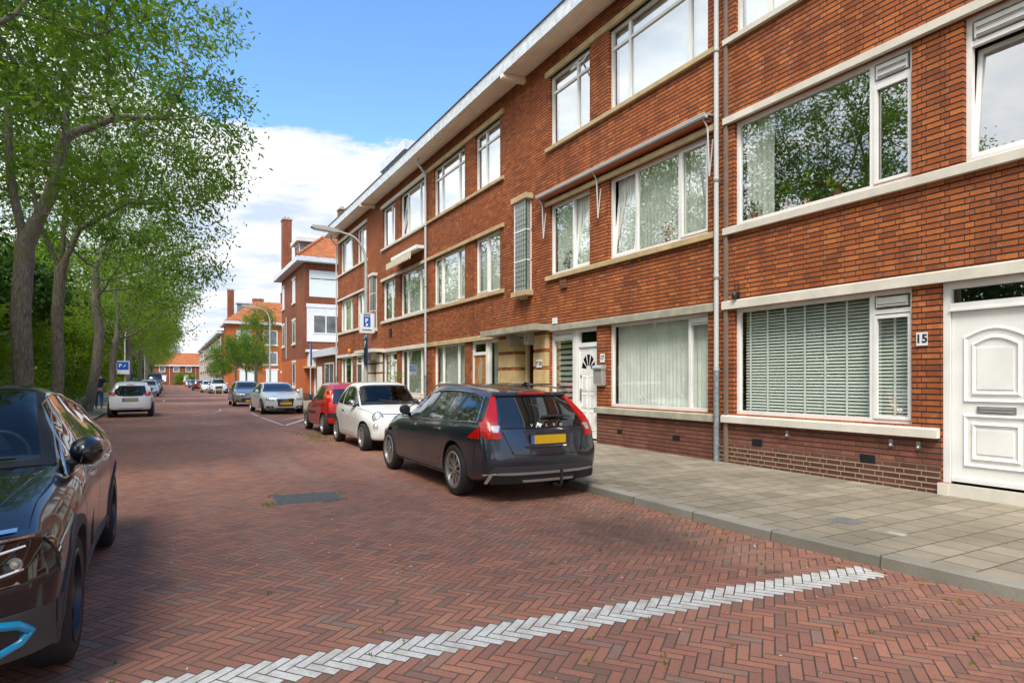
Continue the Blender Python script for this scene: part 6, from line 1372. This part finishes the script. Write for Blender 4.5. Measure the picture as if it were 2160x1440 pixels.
def skeleton_mesh(N,par,r_tip=.010,r_base=.25,exp=2.35,minr=.0):
    n=len(N); ch=[[] for _ in range(n)]
    for i,p in enumerate(par):
        if p>=0: ch[p].append(i)
    rad=np.zeros(n); order=list(range(n-1,-1,-1))
    for i in order: rad[i]=r_tip if not ch[i] else (sum(rad[c]**exp for c in ch[i]))**(1/exp)
    k=r_base/rad[0]; rad=rad*(1+(k-1)*(rad/rad[0])**.9)
    mb=MB(); stack=[0]; 
    # chains following the thickest child
    starts=[(0,None)]
    while starts:
        s_,pp=starts.pop(); chain=[s_]; 
        if pp is not None: chain=[pp,s_]
        cur=s_
        while ch[cur]:
            cs=sorted(ch[cur],key=lambda c:-rad[c]); starts+=[(c,cur) for c in cs[1:]]; cur=cs[0]; chain.append(cur)
        rr=[rad[i] for i in chain]
        if pp is not None: rr[0]=rr[1]
        sides=10 if rr[0]>.12 else (6 if rr[0]>.04 else 4)
        mb.tube([N[i] for i in chain],rr,sides,cap=False)
    return mb,rad,ch
def leaf_mesh(name,mat,centers,dirs,per,spread,size,seed,par,drop=.25,aspect=.36,**k):
    "numpy cloud of small lens-shaped leaves around each centre"
    rs=np.random.RandomState(seed); n=len(centers)*per; c=np.repeat(centers,per,0)+rs.normal(0,1,(n,3))*np.array((spread,spread,spread*.75))*.55
    c[:,2]-=np.abs(rs.normal(0,1,n))*drop*spread
    d=np.repeat(dirs,per,0)*.7+rs.normal(0,.8,(n,3)); d[:,2]-=.45; d/=np.linalg.norm(d,axis=1)[:,None]+1e-9
    w=np.cross(d,rs.normal(0,1,(n,3))); w/=np.linalg.norm(w,axis=1)[:,None]+1e-9
    L=size*rs.uniform(.6,1.25,n)[:,None]; P=np.empty((n,4,3)); P[:,0]=c; P[:,1]=c+d*L*.5+w*L*aspect*.5; P[:,2]=c+d*L; P[:,3]=c+d*L*.5-w*L*aspect*.5
    me=bpy.data.meshes.new(name); me.vertices.add(4*n); me.vertices.foreach_set('co',P.reshape(-1).astype(np.float32)); me.loops.add(4*n); me.loops.foreach_set('vertex_index',np.arange(4*n,dtype=np.int32)); me.polygons.add(n); me.polygons.foreach_set('loop_start',np.arange(0,4*n,4,dtype=np.int32)); me.update(calc_edges=True)
    for m_ in (mat if isinstance(mat,(list,tuple)) else [mat]): me.materials.append(m_)
    if isinstance(mat,(list,tuple)): me.polygons.foreach_set('material_index',(rs.rand(n)<k.get('mixf',.1)).astype(np.int32))
    o=bpy.data.objects.new(name,me); C.objects.link(o); o.parent=par; return o
def make_tree(loc,seed,r,trunk,ells,n_attr,label,group,mat='leaf_ash',per=26,spread=.42,size=.13,step=.38,kill=.75,cat='tree',twig=1,rot=0,r_tip=.011,mixm=None,mixf=.0,drop=.25):
    e=empty('tree',loc,rot,label=label,cat=cat,group=group); N,par=colonize(seed,None,None,ells,n_attr,step,kill,trunk_pts=trunk)
    mb,rad,ch=skeleton_mesh(N,par,r_base=r,r_tip=r_tip)
    TK=trunk[0][0] if isinstance(trunk[0],list) else trunk[0]
    # root flare
    mb.tube([Vector(TK)-Vector((0,0,.15)),Vector(TK)+Vector((0,0,.05)),Vector(TK)+Vector((0,0,.5))],[r*1.5,r*1.25,r*1.0],12,cap=False)
    mb.build('trunk',M['bark'],e,smooth=True,sharp=80,fix=False)
    thr=r_tip*1.9; ids=[i for i in range(len(N)) if len(ch[i])==0 or (twig and rad[i]<thr*1.6 and i%2==0)]
    cen=N[ids]; dr=np.array([N[i]-N[par[i]] for i in ids]); dr/=np.linalg.norm(dr,axis=1)[:,None]+1e-9
    o=leaf_mesh('crown',[M[mat],M[mixm]] if mixm else M[mat],cen,dr,per,spread,size,seed,e,mixf=mixf,drop=drop); return e,len(cen)*per
GT='row of ash trees along the left pavement'
def tp(*p): 
    out=[]
    for (a,b) in zip(p,p[1:]):
        a=Vector(a);b=Vector(b);n=max(1,int((b-a).length/.45))
        out+=[tuple(a+(b-a)*i/n) for i in range(n)]
    return out+[tuple(p[-1])]
# local coords: x towards the road
tA,nA=make_tree((-3.05,18.6,.05),11,.205,[tp((0,0,0),(.02,0,1.6),(-.03,0,3.0),(.05,0,4.7)),tp((.05,0,4.7),(.55,-.1,5.9),(.85,-.1,7.4),(.9,0,8.8)),tp((.05,0,4.7),(-.25,.2,6.2),(-.35,.3,8.4)),tp((.85,-.1,7.4),(1.9,-.3,8.0),(3.,-.3,8.2)),tp((-.03,0,3.0),(-.9,.2,3.9))],
  [(1.9,0,8.4,3.4,3.6,2.6,1.2),(.8,0,10.6,4.3,4.2,2.7,1.1),(3.5,-.3,6.6,1.5,2.2,1.5,1.),(-2.6,0,8.2,3.,3.,2.6,.6)],1250,'thickest ash trunk nearest in view, forking above the black car roof',GT,per=82,size=.15,spread=.46,r_tip=.006)
tB,nB=make_tree((-3.15,24.6,.05),23,.165,[tp((0,0,0),(.05,0,2.),(.0,0,3.6),(.1,0,5.)),tp((.1,0,5.),(.6,.0,6.4),(.9,0,8.)),tp((.1,0,5.),(-.5,.1,6.6),(-.7,0,8.2)),tp((.1,0,5.),(.2,.2,7.),(.1,.2,9.)),tp((.6,0,6.4),(2.,-.2,7.4),(3.,-.2,7.5))],
  [(1.7,0,8.3,3.8,3.4,2.8,1.),(.2,0,10.6,4.2,4.,2.4,.9),(3.9,-.6,6.0,1.5,2.2,1.5,.9),(-2.4,0,8.,2.8,2.8,2.4,.6)],1000,'second ash tree with slimmer straight trunk, right of the thickest trunk',GT,per=78,size=.16,spread=.48,r_tip=.006)
tC,nC=make_tree((-3.2,33.8,.05),37,.20,tp((0,0,0),(.35,0,2.2),(.45,0,3.6),(.3,0,5.),(.3,0,6.6)),
  [(1.0,0,7.9,4.0,4.2,3.0,1.),(0.,0,10.2,4.0,4.,2.4,.8),(3.2,0,5.5,1.6,2.2,1.2,.8)],750,'third ash tree with leaning trunk beside the walking man',GT,per=68,size=.19,spread=.55,r_tip=.006)
tD,nD=make_tree((-3.1,46.8,.05),41,.21,tp((0,0,0),(0,0,2.4),(.1,0,3.8)),
  [(.6,0,7.0,4.6,4.6,3.2,1.),(0.,0,9.4,4.,4.,2.2,.7),(3.3,0,4.7,1.8,2.,1.1,.6)],620,'fourth ash tree with pale lichen trunk left of the lamp post',GT,per=66,size=.215,spread=.78,mat='leaf_bright')
# trees copied further down the row, and two nearer than the frame whose crowns hang into view and show in the window glass
def dup(src,loc,rz,sc_,label,group=GT):
    c=copy_tree(src); c.location=loc; c.rotation_euler=(0,0,rz); c.scale=(sc_,)*3; c['label']=label; c['group']=group; return c
for k,(y,src,rz,s_) in enumerate(((58.5,tC,.5,.95),(70.,tD,2.4,1.),(82.,tC,.9,1.),(94.,tD,4.2,1.),(107.,tC,.2,1.05),(121.,tD,1.5,1.),(137.,tC,3.3,1.),(155.,tD,5.,1.),(174.,tC,2.2,1.))):
    dup(src,(-3.1-(k%2)*.15,y,.05),rz,s_,['fifth','sixth','seventh','eighth','ninth','tenth','eleventh','twelfth','thirteenth'][k]+' ash tree of the left row counted from the camera')
dup(tB,(-4.6,10.4,.05),.35,.86,'ash tree outside the left edge, its twigs hanging into the top left corner'); dup(tA,(-6.3,13.4,.05),.6,1.08,'tall park tree left of the frame, dark in the first floor window of number 15'); dup(tA,(-3.4,1.5,.05),-.3,1.,'ash tree beside the camera, seen only mirrored in the upper window glass'); dup(tC,(-3.4,-8.5,.05),1.3,1.,'ash tree behind the camera, seen only mirrored in the window glass')
# dense park planting behind the row
GP='dense park trees and bushes behind the ash row'
def make_bush(loc,seed,ells,n,label,mat,trunk_h=2.,per=34,size=.2,spread=.5,name='tree',cat='tree',r=.14):
    rs=np.random.RandomState(seed); e=empty(name,loc,0,label=label,cat=cat,group=GP); cen=[]
    tot=sum(q[3]*q[4]*q[5] for q in ells)
    for (cx,cy,cz,rx,ry,rz) in ells:
        m=int(n*rx*ry*rz/tot)
        p=rs.normal(0,1,(m,3)); p/=np.linalg.norm(p,axis=1)[:,None]; rad=rs.uniform(.55,1.,m)**.6*(1+.18*np.sin(p[:,0]*5+seed)+.15*np.sin(p[:,2]*7+p[:,1]*4)); p*=rad[:,None]
        cen.append(p*np.array((rx,ry,rz))+np.array((cx,cy,cz)))
    cen=np.vstack(cen); cen=cen[cen[:,2]>.15]; mid=np.array(ells[0][:3]); d=cen-mid; d/=np.linalg.norm(d,axis=1)[:,None]
    leaf_mesh('crown',M[mat],cen,d,per,spread,size,seed,e,aspect=.5); mb=MB()
    for k in range(5):
        q=cen[rs.randint(len(cen))]; mb.tube([(0,0,-.1),(q[0]*.15,q[1]*.15,trunk_h*.6),(q[0]*.5,q[1]*.5,trunk_h+ (q[2]-trunk_h)*.4),tuple(q*np.array((.85,.85,.9)))],[r,r*.8,r*.45,.02],7,cap=False)
    mb.build('trunk',M['bark'],e,smooth=True,fix=False); return e
b1=make_bush((-8.5,22,0),3,[(0,0,5.6,3.2,3.4,3.2),(1,-1,3.,2.6,2.6,2.2),(-1,1,8,2.4,2.4,2.2)],560,'dark maple crown directly behind the two nearest trunks','leaf_dark',2.4,40,.26,.62)
b2=make_bush((-6.6,31,0),5,[(0,0,2.6,2.,2.8,2.3),(.5,1.5,4.2,1.8,2.2,1.6)],420,'bright green thicket behind the third trunk','leaf_bright',1.2,40,.2,.5)
b3=make_bush((-7.8,40,0),6,[(0,0,3.4,2.6,3.2,3.0),(.8,-1,6.,2.4,2.6,2.2)],480,'yellow-green park tree to the left of the walking man','leaf_bright',2.,40,.24,.55)
b4=make_bush((-5.3,29.5,0),8,[(0,0,5.0,1.9,2.2,1.1),(-1.5,.5,4.6,1.4,1.6,1.)],230,'low dark maple branchwork between the second and third trunk','leaf_dark',3.,40,.24,.5)
def dupb(src,loc,rz,sc_,label): return dup(src,loc,rz,sc_,label,GP)
names=['dark','yellow-green','broad','tall','rounded','loose','dense','pale']
for k,(src,x,y,rz,s_) in enumerate(((b1,-9.5,11,1.,1.),(b3,-7.2,14.5,2.,.9),(b2,-6.4,19,.4,.9),(b1,-12,31,2.2,1.15),(b2,-6.9,25,2.,.95),(b1,-8.5,50,3.,1.05),(b3,-7.,58,1.2,1.),(b2,-6.2,47,2.6,1.1),(b3,-8,68,.3,1.1),(b1,-8.,78,4.,1.1),(b3,-7.5,92,5.,1.2),(b1,-8,108,1.,1.2),(b3,-8,128,2.,1.3),(b1,-8,150,3.,1.3),(b3,-7,172,.5,1.3),(b1,-10,2,.3,1.),(b3,-9,-8,.3,1.1),(b1,-14,60,.3,1.3),(b1,-15,90,1.3,1.3),(b1,-14,42,2.3,1.3),(b1,-13,18,4.3,1.1))):
    where=['beyond the left frame edge','between the left frame edge and the thickest trunk','at the foot of the thickest trunk','deep in the park behind the two nearest trunks','between the two nearest trunks','behind the fourth trunk','behind the left lamp post','just behind the walking man','behind the fifth trunk','behind the sixth trunk','behind the seventh trunk','behind the eighth trunk','behind the tenth trunk','behind the eleventh trunk','at the far end of the tree row','beside the camera on the left','behind the camera on the left','deep in the park behind the lamp post','deep in the park, farthest away','deep in the park behind the fourth trunk','deep in the park behind the thickest trunk'][k]
    dupb(src,(x,y,0),rz,s_,('dark green' if src is b1 else 'bright green')+' park foliage '+where)
# ground cover under the trees
gc=empty('undergrowth',(-9,40,0),kind='stuff'); rs=np.random.RandomState(5); n=5200; cc=np.stack([rs.uniform(-9,3.2,n)*1.0,rs.uniform(-45,150,n)**1.0,rs.uniform(0,.35,n)],1); cc=cc[rs.rand(len(cc))<.9]
o=leaf_mesh('foliage',M['leaf_dark'],cc,np.tile((0,0,1.),(len(cc),1)),12,.35,.16,9,gc,aspect=.4); o['kind']='stuff'
# street trees on the right in front of the orange house
GR='small street trees on the right before the orange brick house'
t1=make_tree((6.9,79.5,.1),51,.13,tp((0,0,0),(0,0,2.6)),[(0,0,4.9,3.0,2.6,2.0,1.),(-2.4,-.4,3.6,1.3,1.4,1.2,.7),(1.6,0,5.6,1.8,1.8,1.4,.7)],420,'small street tree with slim pale trunk before the orange house window',GR,per=110,size=.22,spread=.6,mat='leaf_ash')[0]
t2=make_tree((9.6,84,.1),53,.2,tp((0,0,0),(0,0,3.)),[(0,0,6.3,2.4,2.4,3.6,1.),(.6,0,9.4,2.2,2.,1.6,.8)],420,'taller street tree with sparse reddish top beside the corner house',GR,per=100,size=.24,spread=.65,mat='leaf_ash',mixm='leaf_autumn',mixf=.16)[0]
dup(t1,(8.9,88,.1),2.,.9,'street tree partly hidden between the two others before the orange house',GR); dup(t1,(5.9,90,.1),1.,.62,'lowest street tree above the white off-roader bonnet',GR)
dup(t2,(20,215,0),1.,1.0,'round tree crown peeking above the roof of the end row houses',GR)
for k,(x,y,s_,lb) in enumerate(((2.4,188,.42,'yellow-green rounded shrub in front of the end row houses'),(5.2,189,.4,'clipped round shrub near the foot of the far terrace'))): dupb(b3,(x,y,0),k*2.,s_,lb)
# weeds by the wall pier between the sections
e=empty('climbing_weed',(8.1,24.6,.1),label='young bright green self-sown tree against the pale ground floor window of the far section',cat='plant'); rs=np.random.RandomState(3); cc=np.stack([rs.normal(0,.13,26),rs.normal(0,.16,26),rs.uniform(.6,2.1,26)],1)
leaf_mesh('leaves',M['leaf_bright'],cc,np.tile((0,0,1.),(26,1)),12,.16,.12,4,e); MB().tube([(0,0,0),(.03,.02,1.),(0,0,2.)],.012,6).build('stem',M['bark'],e)
# grass tufts and moss in the road joints, plus litter and fallen leaves
st=random.Random(4)
def tuft_patch(pts,name='grass_tufts',h=.02):
    s=MB()
    for (x,y,rad,n) in pts:
        for _ in range(n):
            a=st.uniform(0,2*PI); r=rad*math.sqrt(st.random()); px,py=x+r*math.cos(a),y+r*math.sin(a); t=st.uniform(0,PI); l=st.uniform(.6,1.5)*h; dx_,dy_=math.cos(t)*l*.35,math.sin(t)*l*.35
            s.add([(px-dx_,py-dy_,.002),(px+dx_,py+dy_,.002),(px+dx_*.4+st.uniform(-.01,.01),py+st.uniform(-.01,.01),l)],[(0,1,2)])
    o=s.build(name,M['leaf_bright'],fix=False); o['kind']='stuff'
tuft_patch([(1.1,8.1,.12,60),(1.2,8.7,.1,40),(1.9,8.02,.12,30),(2.0,8.5,.1,25)]+[(st.uniform(-.5,4.8),st.uniform(1.6,5.),.025,5) for _ in range(45)])
tuft_patch([(3.5+st.gauss(0,.22),17.4+st.gauss(0,1.1),.16,10) for _ in range(60)],h=.025)
tuft_patch([(4.99+st.uniform(-.02,.02),4.3+st.uniform(0,8),.03,4) for _ in range(60)],h=.018)
tuft_patch([(8.44+st.uniform(-.03,.03),3+st.uniform(0,12),.03,4) for _ in range(40)],h=.03)
s=MB()
for i in range(230):
    x,y=st.uniform(-.3,4.8),st.choice((st.uniform(1.6,7),st.uniform(5,30))); l=st.uniform(.005,.013)*(1+y*.05); a=st.uniform(0,PI); c_,s_=math.cos(a)*l,math.sin(a)*l
    s.add([(x-c_,y-s_,.004),(x+s_*.5,y-c_*.5,.006),(x+c_,y+s_,.005),(x-s_*.5,y+c_*.5,.004)],[(0,1,2,3)])
o=s.build('litter',M['stone_white'],fix=False); o['kind']='stuff'
s=MB()
for i in range(120):
    x,y=(st.uniform(-2.3,.2),st.uniform(3,26)) if i%2 else (st.uniform(4.75,5.0),st.uniform(2,12)); l=st.uniform(.015,.032); a=st.uniform(0,PI); c_,s_=math.cos(a)*l,math.sin(a)*l
    s.add([(x-c_,y-s_,.005),(x+s_*.4,y-c_*.4,.008),(x+c_,y+s_,.006),(x-s_*.4,y+c_*.4,.005)],[(0,1,2,3)])
o=s.build('fallen_leaves',M['leaf_autumn'],fix=False); o['kind']='stuff'
e=empty('cigarette_end',(4.72,3.93,.006),R(50),label='white cigarette end lying at the foot of the right kerb',cat='cigarette'); MB().tube([(-.03,0,.005),(.03,0,.005)],.005,8).build('body',M['sign_white'],e)
# utility covers in the pavement
for (x,y,w,h_,lb,mt) in ((6.05,3.9,.28,.28,'slate grey square inspection cover set in the pavement in front of number 15','cover_grey'),(5.95,3.35,.10,.16,'small pale blue-grey valve cover beside the slate grey pavement cover','concrete'),(5.75,6.5,.12,.12,'round orange-rimmed valve cover in the pavement near the kerb','brown_pipe')):
    e=empty('pavement_cover',(x,y,.1),label=lb,cat='cover'); mb=MB()
    if 'round' in lb: mb.lathe([(w*.9,-.02),(w*.9,.004),(w*.7,.005)],(0,0,0),'z',24)
    else: mb.box(-w/2,w/2,-h_/2,h_/2,-.02,.004)
    mb.build('lid',M[mt],e)
